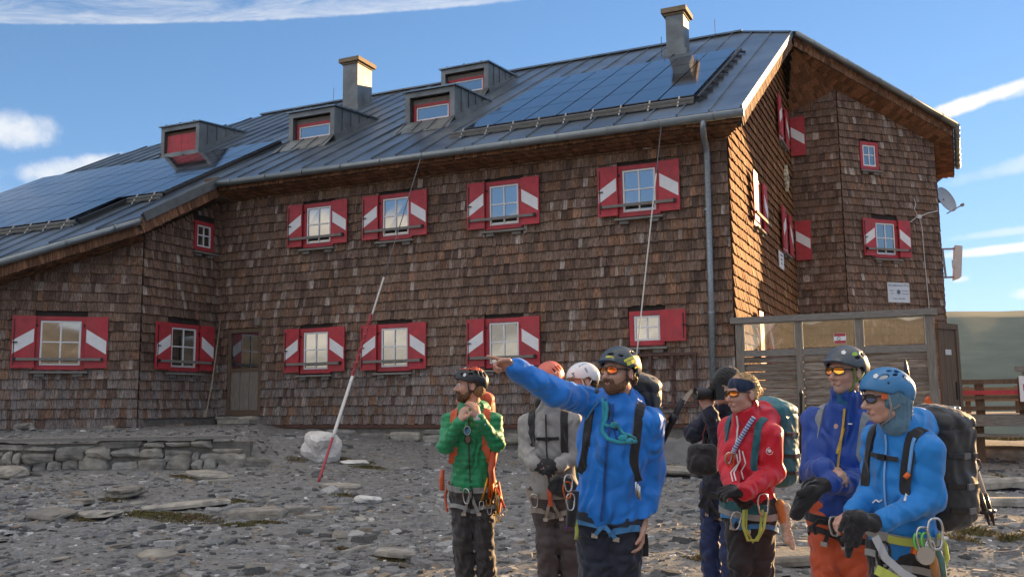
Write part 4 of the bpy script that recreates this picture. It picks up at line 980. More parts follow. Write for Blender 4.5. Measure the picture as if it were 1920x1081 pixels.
for x in (.4, 1.3, 2.1): bit('leg', m_litwood, bn, (Fb, x, x+.09, 1.328, 1.56, .02, .3), (Fb, x, x+.09, 1.328, 1.86, -.11, -.032))
sg = empty('stop_sign', (1.36, 1.9, 1.33), 'white paper sign with a red octagon tied to a post at the right edge', 'sign')
Fg = Fr((0, 1.86, 0), (1, 0, 0), (0, -1, 0))
bit('board', m_white, sg, (Fg, 1.235, 1.60, 1.55, 2.0, .0, .008)); b = MB(); b.prism([Fg.P(1.415+.13*math.cos(math.pi/8+k*math.pi/4), 1.80+.13*math.sin(math.pi/8+k*math.pi/4), .009) for k in range(8)], Fg.n*.002); b.build('octagon', m_flagred, sg)
text_obj('lettering', 'STOP', .085, m_white, Fg, 1.415, 1.772, .0115, sg)
bit('post', m_greywoodv, sg, (Fg, 1.30, 1.42, 1.30, 2.1, -.12, -.004)); bit('arm', m_greywood, sg, (Fg, 1.18, 1.8, 2.07, 2.17, -.002, .03))

# ------------------------------------------------------------------ mountain air
def haze():
    m = bpy.data.materials.new('mountain_air'); m.use_nodes = True; nt = m.node_tree; N = nt.nodes; N.remove(N['Principled BSDF'])
    v = N.new('ShaderNodeVolumePrincipled'); v.inputs['Color'].default_value = (.62, .84, 1, 1); v.inputs['Density'].default_value = HAZE; v.inputs['Anisotropy'].default_value = 0
    nt.links.new(v.outputs[0], N['Material Output'].inputs['Volume'])
    b = MB(); b.obox((0, -17, 25), (1250, 0, 0), (0, 1250, 0), (0, 0, 100)); tag(b.build('haze', m, None, (0, -17, -75)), kind='stuff')
HAZE = .00009
haze()
# ------------------------------------------------------------------ people: smooth implicit surfaces turned into meshes
def smin(a, b, k):
    h = np.clip(.5+.5*(b-a)/k, 0, 1); return b+(a-b)*h-k*h*(1-h)
class Vox:
    def __init__(s, h): s.h = h; s.pr = []
    def _add(s, lo, hi, fn, k, op): s.pr.append((None if lo is None else np.array(lo), None if hi is None else np.array(hi), fn, k, op)); return s
    def cap(s, p, q, r1, r2=None, k=.03, op='u'):
        p, q = np.array(p, float), np.array(q, float); r2 = r1 if r2 is None else r2; R = max(r1, r2); ba = q-p; bb = max(ba@ba, 1e-9)
        def fn(P):
            d = P-p; t = np.clip((d@ba)/bb, 0, 1); return np.sqrt(((d-t[..., None]*ba)**2).sum(-1))-(r1+(r2-r1)*t)
        return s._add(np.minimum(p, q)-R, np.maximum(p, q)+R, fn, k, op)
    def chain(s, pts, rs, k=.02, op='u'):
        for a, b, x, y in zip(pts[:-1], pts[1:], rs[:-1], rs[1:]): s.cap(a, b, x, y, k, op)
        return s
    def ell(s, c, ax, r, k=.03, op='u'):
        c = np.array(c, float); A = np.array([np.array(a, float) for a in ax]); r = np.array(r, float); R = np.sqrt(((A*r[:, None])**2).sum(0))
        def fn(P):
            q = (P-c)@A.T; k0 = np.sqrt(((q/r)**2).sum(-1)); k1 = np.sqrt(((q/r**2)**2).sum(-1)); return k0*(k0-1)/np.maximum(k1, 1e-6)
        return s._add(c-R, c+R, fn, k, op)
    def box(s, c, ax, b, rd, k=.02, op='u'):
        c = np.array(c, float); A = np.array([np.array(a, float) for a in ax]); b = np.array(b, float)-rd; R = np.sqrt(((A*(b+rd)[:, None])**2).sum(0))*1.2
        def fn(P):
            q = np.abs((P-c)@A.T)-b; return np.sqrt((np.maximum(q, 0)**2).sum(-1))+np.minimum(q.max(-1), 0)-rd
        return s._add(c-R, c+R, fn, k, op)
    def cut(s, p, n, k=.004):
        """remove everything on the side the normal points to"""
        p, n = np.array(p, float), np.array(n, float); n = n/np.linalg.norm(n)
        return s._add(None, None, lambda P: (P-p)@n, k, 'cut')
    def mesh(s, disp=None):
        h = s.h; us = [q for q in s.pr if q[4] == 'u']; lo = np.min([q[0] for q in us], 0)-4*h-.012; hi = np.max([q[1] for q in us], 0)+4*h+.012
        n = np.ceil((hi-lo)/h).astype(int)+1; f = np.full(n, 9., np.float32); ax = [lo[i]+h*np.arange(n[i]) for i in range(3)]
        for l, u, fn, k, op in s.pr:
            if l is None: sl = (slice(None),)*3
            else:
                m = k+3*h+.012; a = np.clip(np.floor((l-m-lo)/h).astype(int), 0, n); b = np.clip(np.ceil((u+m-lo)/h).astype(int)+1, 0, n)
                if (b <= a).any(): continue
                sl = tuple(slice(x, y) for x, y in zip(a, b))
            P = np.stack(np.meshgrid(*[ax[i][sl[i]] for i in range(3)], indexing='ij'), -1); d = fn(P).astype(np.float32)
            if op == 'u': f[sl] = smin(f[sl], d, k)
            elif op == 'cut': f[sl] = -smin(-f[sl], -d, k)
            else: f[sl] = -smin(-f[sl], d, k)
        if disp is not None:
            near = np.abs(f) < .05; i = np.nonzero(near); P = np.stack([ax[j][i[j]] for j in range(3)], -1); f[near] += disp(P).astype(np.float32)
        return surfnet(f, lo, h)
def surfnet(f, org, h):
    s = f < 0; c = np.zeros(np.array(f.shape)-1, np.int8); cs = [(i, j, k) for i in (0, 1) for j in (0, 1) for k in (0, 1)]
    N = np.array(f.shape)-1
    for i, j, k in cs: c += s[i:i+N[0], j:j+N[1], k:k+N[2]]
    ijk = np.argwhere((c > 0) & (c < 8)); idx = np.full(c.shape, -1, np.int32); idx[tuple(ijk.T)] = np.arange(len(ijk))
    val = {q: f[tuple((ijk+q).T)] for q in cs}; acc = np.zeros((len(ijk), 3)); cnt = np.zeros(len(ijk))
    for a in cs:
        for axx in range(3):
            if a[axx]: continue
            b = list(a); b[axx] = 1; fa, fb = val[a], val[tuple(b)]; m = (fa < 0) != (fb < 0)
            t = np.where(m, fa/np.where(m, fa-fb, 1), 0); p = np.array(a, float)[None].repeat(len(ijk), 0); p[:, axx] += t
            acc[m] += p[m]; cnt += m
    v = org+h*(ijk+acc/cnt[:, None]); fs = []
    for axx in range(3):
        o1, o2 = (axx+1) % 3, (axx+2) % 3
        A = [slice(None)]*3; B = [slice(None)]*3; A[axx] = slice(0, -1); B[axx] = slice(1, None)
        e = s[tuple(A)] != s[tuple(B)]; q = np.argwhere(e); q = q[(q[:, o1] > 0) & (q[:, o2] > 0) & (q[:, o1] < N[o1]) & (q[:, o2] < N[o2])]
        ins = s[tuple(q.T)]; ids = []
        for d1, d2 in ((-1, -1), (0, -1), (0, 0), (-1, 0)):
            w = q.copy(); w[:, o1] += d1; w[:, o2] += d2; ids.append(idx[tuple(w.T)])
        F = np.stack(ids, -1); F[~ins] = F[~ins][:, ::-1]; fs.append(F[(F >= 0).all(1)])
    return v, np.concatenate(fs)
def wrinkle(amp, lam, seed, fine=.25, aniso=None):
    g = np.random.default_rng(seed); K = g.normal(0, 1, (3, 3)); K /= np.linalg.norm(K, axis=1)[:, None]; K *= (2*math.pi/lam)*g.uniform(.5, 1.3, (3, 1)); K2 = g.normal(0, 2*math.pi/(lam*2.6), (3, 3)); ph = g.random((2, 3))*6.3
    if aniso is not None: a = np.array(aniso); K = K-.65*np.outer(K@a, a)
    K3 = g.normal(0, 2*math.pi/(lam*.36)*.6, (3, 3))
    def f(P):
        w = np.sin(P@K.T+ph[0]+1.9*np.sin(P@K2.T+ph[1])); r = 1-2*np.abs(w)
        return amp*(r.mean(1)*1.3)+amp*fine*np.sin(P@K3.T).mean(1)*1.5
    return f
class Person: pass
FH = V((CF.x, CF.y, 0)).normalized(); RH = V((FH.y, -FH.x, 0))
def facing(a): a = math.radians(a); return (-FH*math.cos(a)-RH*math.sin(a)).normalized()
m_lip = M('lip_skin', (.30, .10, .085), .5, var=.05)
m_eyew = M('eye_white', (.7, .68, .65), .2, var=0); m_eyed = M('eye_iris', (.03, .02, .015), .15, var=0)
def skin(name, c): return M(name, c, .5, var=.10, scale=30, base2=(c[0]*1.04, c[1]*.86, c[2]*.82), bump=.12, bscale=300, spec=.4, bdist=.002)
def cloth(name, c, rough=.75, var=.10, bump=.25, bs=260, sheen=.22, spec=.4, b2=None, crease=1.0): return M(name, c, rough, var=var, scale=12, bump=bump, bscale=bs, sheen=sheen, spec=spec, base2=b2, bdist=.003, crease=crease)
m_blackfab = cloth('black_webbing', (.018, .018, .020)); m_blackglove = cloth('black_fleece', (.020, .019, .021), .9)
m_buckle = M('black_plastic', (.015, .015, .016), .35); m_steelgrey = M('grey_buckle', (.16, .16, .165), .4)
m_steel = M('polished_steel', (.55, .55, .55), .25, metal=.95, var=.05)
def person(label, d, ga, nb, pv, hc, look, pitch=0, sw=.40, bulk=1.0, H=1.78, sk=(.52, .32, .235), arms=None, legs=None, stance=.10, lean=None, group=None):
    p = Person(); p.d = d
    J = lambda t: at(t[0], t[1], d+(t[2] if len(t) > 2 else 0))
    p.J = J; p.nb, p.pv, p.hc = J(nb), J(pv), J(hc); p.g = float(gz(p.pv.x, p.pv.y))
    p.root = empty('person', (p.pv.x, p.pv.y, p.g), label, 'person', group)
    p.up = (p.nb-p.pv).normalized(); f0 = facing(ga); p.fwd = (f0-p.up*f0.dot(p.up)).normalized(); p.side = p.up.cross(p.fwd)   # side = the person's left
    hf = facing(look); hf = (hf*math.cos(math.radians(pitch))+V((0, 0, 1))*math.sin(math.radians(pitch))).normalized()
    p.hy = hf; p.hx = V((0, 0, 1)).cross(hf).normalized(); p.hz = p.hy.cross(p.hx)*-1
    if p.hz.z < 0: p.hz = -p.hz
    p.bulk = bulk; p.sw = sw; p.L = (p.nb-p.pv).length
    p.sh = {'L': p.nb+p.side*(sw/2-.022)-p.up*.085, 'R': p.nb-p.side*(sw/2-.022)-p.up*.085}
    p.hip = {'L': p.pv+p.side*.095, 'R': p.pv-p.side*.095}
    p.el, p.wr, p.arms = {}, {}, arms
    for s, a in arms.items(): p.el[s], p.wr[s] = J(a['e']), J(a['w']); p.sh[s] = p.sh[s]+p.up*a.get('raise', 0)
    p.kn, p.an = {}, {}
    for s, sg in (('L', 1), ('R', -1)):
        if legs and s in legs: p.kn[s], p.an[s] = J(legs[s][0]), J(legs[s][1])
        else:
            fo = p.pv+p.side*sg*stance; p.an[s] = V((fo.x, fo.y, p.g+.10))+p.fwd*.02
            p.kn[s] = (p.hip[s]+p.an[s])/2+p.fwd*.045
        if p.an[s].z < p.g+.09: p.an[s].z = p.g+.09
    p.H = lambda x, y, z: p.hc+p.hx*x+p.hy*y+p.hz*z
    p.T = lambda s, u, f=0: p.pv+p.side*s+p.up*u+p.fwd*f
    # ---- body: one continuous skin mesh, head and hands included
    v = Vox(.0066); hx = (p.hx, p.hy, p.hz); Hd = p.H
    v.cap(p.T(0, .05), p.T(0, p.L-.1), .10, .11, .05)
    v.cap(p.T(0, p.L-.06), Hd(0, -.025, -.07), .064, .056, .04)
    v.ell(Hd(0, -.014, .045), hx, (.076, .097, .083), .02); v.ell(Hd(0, .026, -.034), hx, (.059, .066, .072), .03)
    v.ell(Hd(0, .062, -.094), hx, (.021, .022, .018), .025); v.cap(Hd(-.048, .0, -.072), Hd(0, .055, -.094), .015, .014, .025); v.cap(Hd(.048, .0, -.072), Hd(0, .055, -.094), .015, .014, .025)
    v.cap(Hd(-.03, .082, .022), Hd(.03, .082, .022), .011, .011, .018)
    v.cap(Hd(0, .086, .006), Hd(0, .117, -.036), .0085, .0135, .009); v.ell(Hd(.011, .098, -.041), hx, (.009, .011, .008), .008); v.ell(Hd(-.011, .098, -.041), hx, (.009, .011, .008), .008)
    v.ell(Hd(.034, .062, -.030), hx, (.024, .026, .022), .025); v.ell(Hd(-.034, .062, -.030), hx, (.024, .026, .022), .025)
    v.ell(Hd(.031, .098, .002), hx, (.016, .010, .010), .008, 's'); v.ell(Hd(-.031, .098, .002), hx, (.016, .010, .010), .008, 's')
    v.cap(Hd(-.020, .086, -.069), Hd(.020, .086, -.069), .009, .009, .010)
    for sg in (1, -1): v.ell(Hd(sg*.078, -.012, -.012), hx, (.010, .021, .033), .008); v.ell(Hd(sg*.088, -.004, -.010), hx, (.006, .010, .018), .004, 's')
    for s, sg in (('L', 1), ('R', -1)):
        v.cap(p.nb-p.up*.07, p.sh[s]-p.up*.02, .05, .045, .04)
        if s in p.el:
            v.cap(p.sh[s], p.el[s], .042, .036, .03); v.cap(p.el[s], p.wr[s], .037, .026, .03); hand(v, p, s, **arms[s].get('hand', {}))
        v.cap(p.pv+p.side*sg*.06, p.hip[s], .08, .075, .05); v.cap(p.hip[s], p.kn[s], .070, .048, .03); v.cap(p.kn[s], p.an[s], .046, .034, .03); v.cap(p.an[s]-V((0, 0, .03)), p.an[s]+p.fwd*.12-V((0, 0, .055)), .032, .026, .03)
    vv, ff = v.mesh(); p.sk = skin('skin', sk)
    p.body = np_mesh('body', vv, ff, p.sk, p.root)
    b = MB(); q = [Hd(-.021+.042*i/6, .0955-.35*(abs(i-3)/60)**1+.0, -.0695+.002*math.cos(i-3)) for i in range(7)]; b.tube(q, [.0025, .0045, .0052, .0045, .0052, .0045, .0025], 6); b.build('mouth', m_lip, p.root, smooth=True)
    return p
def hand(v, p, s, d=None, pn=None, thumb=None, curl=.5, index=None, size=1.0, k=.007):
    """palm, four unequal fingers of three segments and a thumb; d, pn, thumb given in (right, up, towards camera)"""
    W_ = p.wr[s]; cv = lambda t: (RH*t[0]+V((0, 0, 1))*t[1]-FH*t[2]).normalized()
    D = cv(d) if d else (p.wr[s]-p.el[s]).normalized(); n = cv(pn) if pn else -FH
    n = (n-D*n.dot(D)).normalized(); lat = D.cross(n)
    if thumb is not None and lat.dot(cv(thumb)) < 0: lat = -lat     # lat points to the thumb side
    z = size
    v.cap(p.wr[s], W_+D*.03*z, .026*z, .024*z, .02)
    for i, (o, ln) in enumerate(((.030, .074), (.010, .083), (-.010, .077), (-.028, .060))):
        kn = W_+D*(.092-.004*abs(i-1))*z+lat*o*z; v.cap(W_+D*.02*z+lat*o*.7*z, kn, .0145*z, .0115*z, .012)
        c = index if (i == 0 and index is not None) else curl*(1+.08*i); a = 0; q = kn; r = .0098*z
        for j, fr in enumerate((.45, .31, .24)):
            a += c*(.75, 1.0, .75)[j]; dd = D*math.cos(a)+n*math.sin(a)+lat*(.05*(1.5-i)); nx = q+dd.normalized()*ln*fr*z; v.cap(q, nx, r, r*.90, k*.8); q = nx; r *= .90
    t0 = W_+D*.026*z+lat*.022*z; t1 = t0+(D*.55+lat*.72+n*.25).normalized()*.042*z; t2 = t1+(D*.85+lat*.18+n*.45).normalized()*.034*z; t3 = t2+(D*.8-lat*.1+n*.6).normalized()*.026*z
    v.cap(t0, t1, .0165*z, .0125*z, .010); v.cap(t1, t2, .012*z, .0108*z, .006); v.cap(t2, t3, .0108*z, .009*z, .006)
def mesh_of(p, v, name, m, disp=None, parent=None):
    vv, ff = v.mesh(disp); return np_mesh(name, vv, ff, m, parent or p.root), vv, ff
def bvh(vv, ff): return BVHTree.FromPolygons([tuple(x) for x in vv], [tuple(int(i) for i in q) for q in ff])
def torso_prims(p, v, grow=0., hem=-.06, k=.06):
    b = p.bulk; ax = (p.side, p.fwd, p.up); L = p.L
    v.ell(p.T(0, L-.21, .005), ax, (.185*b+grow, .125*b+grow, .23), k); v.ell(p.T(0, L*.42, .01), ax, (.170*b+grow, .122*b+grow, .22), k); v.ell(p.T(0, .04, 0), ax, (.185*b+grow, .135*b+grow, .17+max(0, -hem-.06)), k)
    for s in 'LR': v.cap(p.nb-p.up*.025, p.sh[s]+p.up*.012, .060+grow, .050+grow, .06)
def jacket(p, m, name='jacket', hem=-.08, grow=.0, collar=.085, hood=0, amp=.006, lam=.13, seed=1, quilt=0, cuffr=.043, slr=.066, hemtilt=(0, 0), h=.009, arms=True, colr=.074):
    v = Vox(h); torso_prims(p, v, grow, hem)
    if arms:
        for s in p.el:
            e, w, sh = p.el[s], p.wr[s], p.sh[s]; we = w+(e-w).normalized()*.012
            v.cap(sh, e, slr-.008+grow*.5, slr-.014+grow*.5, .05); v.cap(e, we, slr-.011+grow*.5, cuffr+grow*.3, .03); v.cap(we+(e-w).normalized()*.02, we, cuffr+.004, cuffr+.003, .01)
    if collar:
        top = p.T(0, p.L-.0)+(p.H(0, -.02, -.07)-p.T(0, p.L)).normalized()*collar
        v.cap(p.T(0, p.L-.04, -.005), top, colr+.012, colr, .05); v.cap(top-(top-p.nb).normalized()*.03, top+(top-p.nb).normalized()*.05, colr-.013, colr-.013, .008, 's')
    if hood: v.ell(p.T(0, p.L+.0, -.105), (p.side, p.fwd, p.up), (.125*hood, .075*hood, .075*hood), .05); v.cap(p.T(.07, p.L+.01, -.05), p.T(0, p.L+.02, -.12), .04*hood, .05*hood, .05); v.cap(p.T(-.07, p.L+.01, -.05), p.T(0, p.L+.02, -.12), .04*hood, .05*hood, .05)
    cn = -p.up+p.side*hemtilt[0]+p.fwd*hemtilt[1]; v.cut(p.T(0, hem), cn, .01)
    w = wrinkle(amp, lam, seed); u = np.array(p.up); o = np.array(p.pv)
    if quilt: dq = lambda P: w(P)*.6-.0065*np.abs(np.sin(((P-o)@u)*math.pi/quilt+.25*np.sin((P@np.array(p.side))*9)))+.003
    else: dq = w
    ob, vv, ff = mesh_of(p, v, name, m, dq)
    t = Vox(.016); torso_prims(p, t, grow, hem); t.cut(p.T(0, hem-.02), -p.up); tv, tf = t.mesh(); p.tb = bvh(tv, tf); p.jb = bvh(vv, ff); p.tv, p.tf = tv, tf
    return ob
def trousers(p, m, name='trousers', amp=.007, seed=3, th=.092, kr=.070, cr=.074, h=.010):
    v = Vox(h); ax = (p.side, p.fwd, p.up)
    v.ell(p.T(0, .0, -.005), ax, (.168, .128, .14), .05)
    for s in 'LR':
        an = p.an[s]-V((0, 0, .02)); v.cap(p.hip[s]+p.up*.02, p.kn[s], th, kr, .045); v.cap(p.kn[s], an, kr, cr, .03)
    w1 = wrinkle(amp, .16, seed); ob, vv, ff = mesh_of(p, v, name, m, w1); p.lb = bvh(vv, ff); p.lv, p.lf = vv, ff; return ob
def boots(p, m, h=.010):
    for s in 'LR':
        v = Vox(h); a = p.an[s]; g = V((a.x, a.y, p.g)); v.cap(a+V((0, 0, .05)), g+V((0, 0, .07)), .052, .05, .03); v.cap(g+V((0, 0, .055))-p.fwd*.04, g+p.fwd*.17+V((0, 0, .045)), .046, .040, .03); v.cut(g+V((0, 0, .004)), (0, 0, -1)); mesh_of(p, v, 'boot', m)
def ring(p, u, t0, t1, n, b=None, off=.003, f0=0.0, s0=0.0):
    """points round the trunk at height u, angle 0 = front, positive towards the person's left"""
    pts, nr = [], []
    for i in range(n):
        t = math.radians(t0+(t1-t0)*i/(n-1)); d = p.fwd*math.cos(t)+p.side*math.sin(t); uu = u(i/(n-1)) if callable(u) else u
        o = p.T(s0, uu, f0); hit = (b or p.tb).ray_cast(o+d*.7, -d, .7)
        if hit[0] is None: continue
        pts.append(hit[0]+d*off); nr.append(d)
    return pts, nr
def over(p, s, a0, a1, n, u0=-.14, off=.004, b=None):
    """points of a strap over one shoulder: angle 0 = front, 90 = top"""
    pts, nr = [], []
    for i in range(n):
        t = math.radians(a0+(a1-a0)*i/(n-1)); d = p.fwd*math.cos(t)+p.up*math.sin(t); o = p.T(s, p.L+u0, 0); hit = (b or p.tb).ray_cast(o+d*.7, -d, .7)
        if hit[0] is None: continue
        pts.append(hit[0]+d*off); nr.append(hit[1] if hit[1].dot(d) > 0 else -hit[1])
    return pts, nr
def strap(p, name, m, pts, nr, w, t=.006, parent=None):
    b = MB(); b.ribbon(pts, nr, w, t); return b.build(name, m, parent or p.root)
def zipper(p, m, u0, u1, ang=0, n=18, w=.010, name='zip', b=None, a1=None, off=.006):
    pts, nr = [], []
    for i in range(n):
        t = i/(n-1); a = math.radians(ang+((a1-ang)*t if a1 is not None else 0)); d = p.fwd*math.cos(a)+p.side*math.sin(a); hit = (p.jb if u0+(u1-u0)*t > p.L-.10 else p.tb).ray_cast(p.T(0, u0+(u1-u0)*t)+d*.6, -d, .6)
        if hit[0] is not None: pts.append(hit[0]+d*off); nr.append(d)
    if len(pts) > 2: return strap(p, name, m, pts, nr, w, .004)
def front_run(p, s, u0, u1, n, off=.004):
    pts, nr = [], []
    for i in range(n):
        t = i/(n-1); h = p.tb.ray_cast(p.T(s*(1+.22*t*t), u0+(u1-u0)*t, .6), -p.fwd, .8)
        if h[0] is not None: pts.append(h[0]+p.fwd*off); nr.append(p.fwd)
    return pts, nr
def pack_straps(p, m, w=.055, s=.115, low=.34, parent=None, chest=None):
    for sg in (1, -1):
        a, n = over(p, sg*s, 140, -18, 16); b2, n2 = front_run(p, sg*s, p.L-.25, p.L-low-.04, 6); strap(p, 'shoulder_strap', m, a+b2, n+n2, w, .012, parent)
    if chest: a, n = ring(p, p.L-chest, -34, 34, 9, off=.012); strap(p, 'chest_strap', m_blackfab, a, n, .022, .006, parent); q = a[len(a)//2]; b = MB(); b.obox(q+p.fwd*.008, p.side*.022, p.up*.014, p.fwd*.006); b.build('buckle', m_buckle, parent or p.root)
def backpack(p, label, m, size=(.15, .10, .25), du=-.24, lid=True, tilt=0, m2=None, seed=9, parts=(), amp=.004, df=0, ds=0):
    sx, sy, sz = size; c = p.T(ds, p.L+du, -.115*p.bulk-sy+df); r = empty('backpack', p.T(0, 0, -.3), label, 'backpack')
    up = (p.up*math.cos(tilt)-p.fwd*math.sin(tilt)).normalized(); f = p.fwd; f = (f-up*f.dot(up)).normalized(); ax = (p.side, f, up)
    v = Vox(.011); v.box(c, ax, (sx, sy, sz), .06, .03); v.ell(c-f*sy*.35-up*sz*.25, ax, (sx*.92, sy*.85, sz*.62), .05)
    for sg in (1, -1): v.ell(c+p.side*sg*sx*.9-up*sz*.45, ax, (.045, sy*.8, sz*.45), .04)
    vv0, ff0 = v.mesh(wrinkle(amp, .12, seed)); o = np_mesh('pack_body', vv0, ff0, m, r)
    if lid: v = Vox(.011); v.ell(c+up*(sz+.0)+f*.01, ax, (sx*.98, sy*1.0, .065), .03); v.box(c+up*(sz-.02), ax, (sx*.95, sy*.95, .04), .035, .03); vv, ff = v.mesh(wrinkle(amp*.8, .1, seed+1)); np_mesh('pack_lid', vv, ff, m2 or m, r)
    p.pk = (c, ax, size); B = bvh(vv0, ff0)
    for hgt in (.42, -.12, -.55):
        for sg in (1, -1):
            pts, nr = [], []
            for i in range(9):
                q = c+f*(sy*(.85-1.75*i/8))+up*(sz*hgt-.02*i/8)+p.side*sg*.5; h_ = B.ray_cast(q, -p.side*sg, .6)
                if h_[0] is not None: pts.append(h_[0]+p.side*sg*.003); nr.append(p.side*sg)
            if len(pts) > 3:
                strap(p, 'compression_strap', m_blackfab if hgt > 0 else m_buckle, pts, nr, .022, .006, r); b = MB(); b.obox(pts[4]+p.side*sg*.008, f*.022, up*.014, p.side*.006); b.build('buckle', m_steelgrey, r)
    for x_ in (-.45, .45):
        pts, nr = [], []
        for i in range(12):
            t = math.radians(100+150*i/11); d_ = (f*math.cos(t)+up*math.sin(t)); o_ = c+p.side*x_*sx+up*sz*.3; h_ = B.ray_cast(o_+d_*.7, -d_, .7)
            if h_[0] is not None: pts.append(h_[0]+d_*.004); nr.append(d_)
        if len(pts) > 3: strap(p, 'lid_strap', m_blackfab, pts, nr, .024, .006, r)
    return r
def pkp(p, a, b, c): o, ax, s = p.pk; return o+ax[0]*a+ax[1]*b+ax[2]*c
HEL = dict(c=(0, -.010, .040), r=(.105, .131, .108))
def helm_pt(p, az, el, k=1.0):
    a, e = math.radians(az), math.radians(el); r = HEL['r']; n = V((math.sin(a)*math.cos(e), math.cos(a)*math.cos(e), math.sin(e)))
    c = HEL['c']; return p.H(c[0]+n.x*r[0]*k, c[1]+n.y*r[1]*k, c[2]+n.z*r[2]*k), (p.hx*n.x/r[0]+p.hy*n.y/r[1]+p.hz*n.z/r[2]).normalized()
def helmet(p, m, vents=(), z0=.012, sl=.30, m_liner=None, brim=0, parts=True):
    hx = (p.hx, p.hy, p.hz); c = V(HEL['c']); r = V(HEL['r']); v = Vox(.005)
    v.ell(p.H(*c), hx, r, .01)
    if brim: v.ell(p.H(0, .118, .050), hx, (.062, .026, .012), .02)
    v.ell(p.H(0, -.10, .02), hx, (.07, .036, .06), .03)
    v.ell(p.H(*c), hx, r-V((.016, .016, .016)), .004, 's')
    pn = p.hz*-1+p.hy*sl; v.cut(p.H(0, 0, z0), pn, .004)
    for sg in (1, -1): v.cap(p.H(sg*.115, -.015, -.01), p.H(sg*.07, -.015, -.01), .034, .034, .012, 's')
    for az, el, w, hh, t in vents:
        q, n = helm_pt(p, az, el); u = p.hz.cross(n).normalized(); w2 = n.cross(u); t = math.radians(t); a = u*math.cos(t)+w2*math.sin(t); b = w2*math.cos(t)-u*math.sin(t); v.ell(q, (a, b, n), (w, hh, .03), .004, 's')
    o, *_ = mesh_of(p, v, 'helmet', m)
    v = Vox(.007); v.ell(p.H(*c), hx, r-V((.014, .014, .014)), .01); v.cut(p.H(0, 0, z0+.018), pn); mesh_of(p, v, 'helmet_liner', m_liner or m_buckle, parent=o)
    return o
def chin_strap(p, m, r=.0045):
    for sg in (1, -1):
        b = MB(); b.tube([p.H(sg*.083, .03, .02), p.H(sg*.078, .018, -.045), p.H(sg*.055, .022, -.10), p.H(0, .035, -.128)], r, 6); b.tube([p.H(sg*.084, -.05, .0), p.H(sg*.080, -.015, -.04), p.H(sg*.076, .015, -.055)], r, 6); b.build('chin_strap', m, p.root, smooth=True)
def glasses(p, m_lens, m_frame, z=.004, w=.030, h=.020, tilt=0):
    o = None
    for sg in (1, -1):
        cx = sg*.033; pts = []
        for k in range(16):
            t = 2*math.pi*k/16; ct, st = math.cos(t), math.sin(t); x = cx+w*abs(ct)**.7*(1 if ct > 0 else -1); zz = z+h*abs(st)**.75*(1 if st > 0 else -1)-(.004*abs(x)/.06); y = .1045-5.2*x*x; pts.append(p.H(x, y, zz))
        if o is None: b = MB(); b.tube(pts, .0032, 5, closed=True); o = b.build('sunglasses', m_frame, p.root, smooth=True); fr = o
        else: b = MB(); b.tube(pts, .0032, 5, closed=True); b.build('frame', m_frame, fr, smooth=True)
        b = MB(); b.prism(pts, p.hy*-.002); b.build('lens', m_lens, fr)
        b = MB(); b.tube([p.H(sg*.062, .083, z+.006), p.H(sg*.074, .05, z+.006), p.H(sg*.079, -.005, z+.004), p.H(sg*.080, -.025, z-.012)], [.005, .0045, .004, .003], 6); b.build('temple', m_frame, fr, smooth=True)
    b = MB(); b.tube([p.H(-.008, .1045, z+.004), p.H(0, .107, z+.006), p.H(.008, .1045, z+.004)], .003, 5); b.build('bridge', m_frame, fr, smooth=True)
    return fr
def eyes(p):
    for sg in (1, -1):
        v = MB(); v.lathe(p.H(sg*.031, .083, .002), p.hy, [(.001, -.006), (.0095, -.003), (.0115, .002), (.009, .006), (.004, .0085), (.001, .009)], 10); e = v.build('eye', m_eyew, p.root, smooth=True)
        b = MB(); b.lathe(p.H(sg*.031, .0905, .002), p.hy, [(.0055, 0), (.004, .0015), (.001, .002)], 8); b.build('iris', m_eyed, e, smooth=True)
        b = MB(); b.tube([p.H(sg*.014, .094, .019), p.H(sg*.030, .094, .024), p.H(sg*.046, .082, .018)], [.003, .0042, .002], 6); b.build('eyebrow', M('brow', (.07, .04, .02), .9) if 'brow' not in bpy.data.materials else bpy.data.materials['brow'], p.root, smooth=True)
def beard(p, c, full=1.0):
    m = M('beard_hair', c, .9, var=.4, scale=120, bump=.8, bscale=400, bdist=.004); v = Vox(.005); hx = (p.hx, p.hy, p.hz)
    v.ell(p.H(0, .062, -.096), hx, (.034, .034, .027), .02)
    for sg in (1, -1): v.cap(p.H(sg*.066, .005, -.05), p.H(sg*.055, .03, -.085), .013, .017, .02); v.cap(p.H(sg*.055, .03, -.085), p.H(0, .062, -.10), .018, .024, .02); v.cap(p.H(sg*.026, .088, -.058), p.H(sg*.03, .08, -.085), .009, .011, .012); v.cap(p.H(0, .098, -.054), p.H(sg*.024, .088, -.058), .0065, .007, .01)
    v.cap(p.H(-.016, .103, -.070), p.H(.016, .103, -.070), .0085, .0085, .006, 's')
    mesh_of(p, v, 'beard', m, wrinkle(.004, .02, 4))
def hair(p, c, prims, name='hair', bump=1.0):
    m = bpy.data.materials.get('hair_%.2f' % c[0]) or M('hair_%.2f' % c[0], c, .6, var=.45, scale=60, bump=bump, bscale=240, stretch=(1, 1, .35), bdist=.006)
    v = Vox(.006); hx = (p.hx, p.hy, p.hz)
    for c0, r in prims: v.ell(p.H(*c0), hx, r, .025)
    return mesh_of(p, v, name, m, wrinkle(.006, .03, 8))
def glove(p, s, m, long=.05, size=1.12, **kw):
    v = Vox(.006); h = dict(p.arms[s].get('hand', {})); h.update(kw); h['size'] = h.get('size', 1.0)*size; hand(v, p, s, **h); w = p.wr[s]; v.cap(w, w+(p.el[s]-w).normalized()*long, .036, .042, .02); return mesh_of(p, v, 'glove', m, wrinkle(.002, .03, 5))
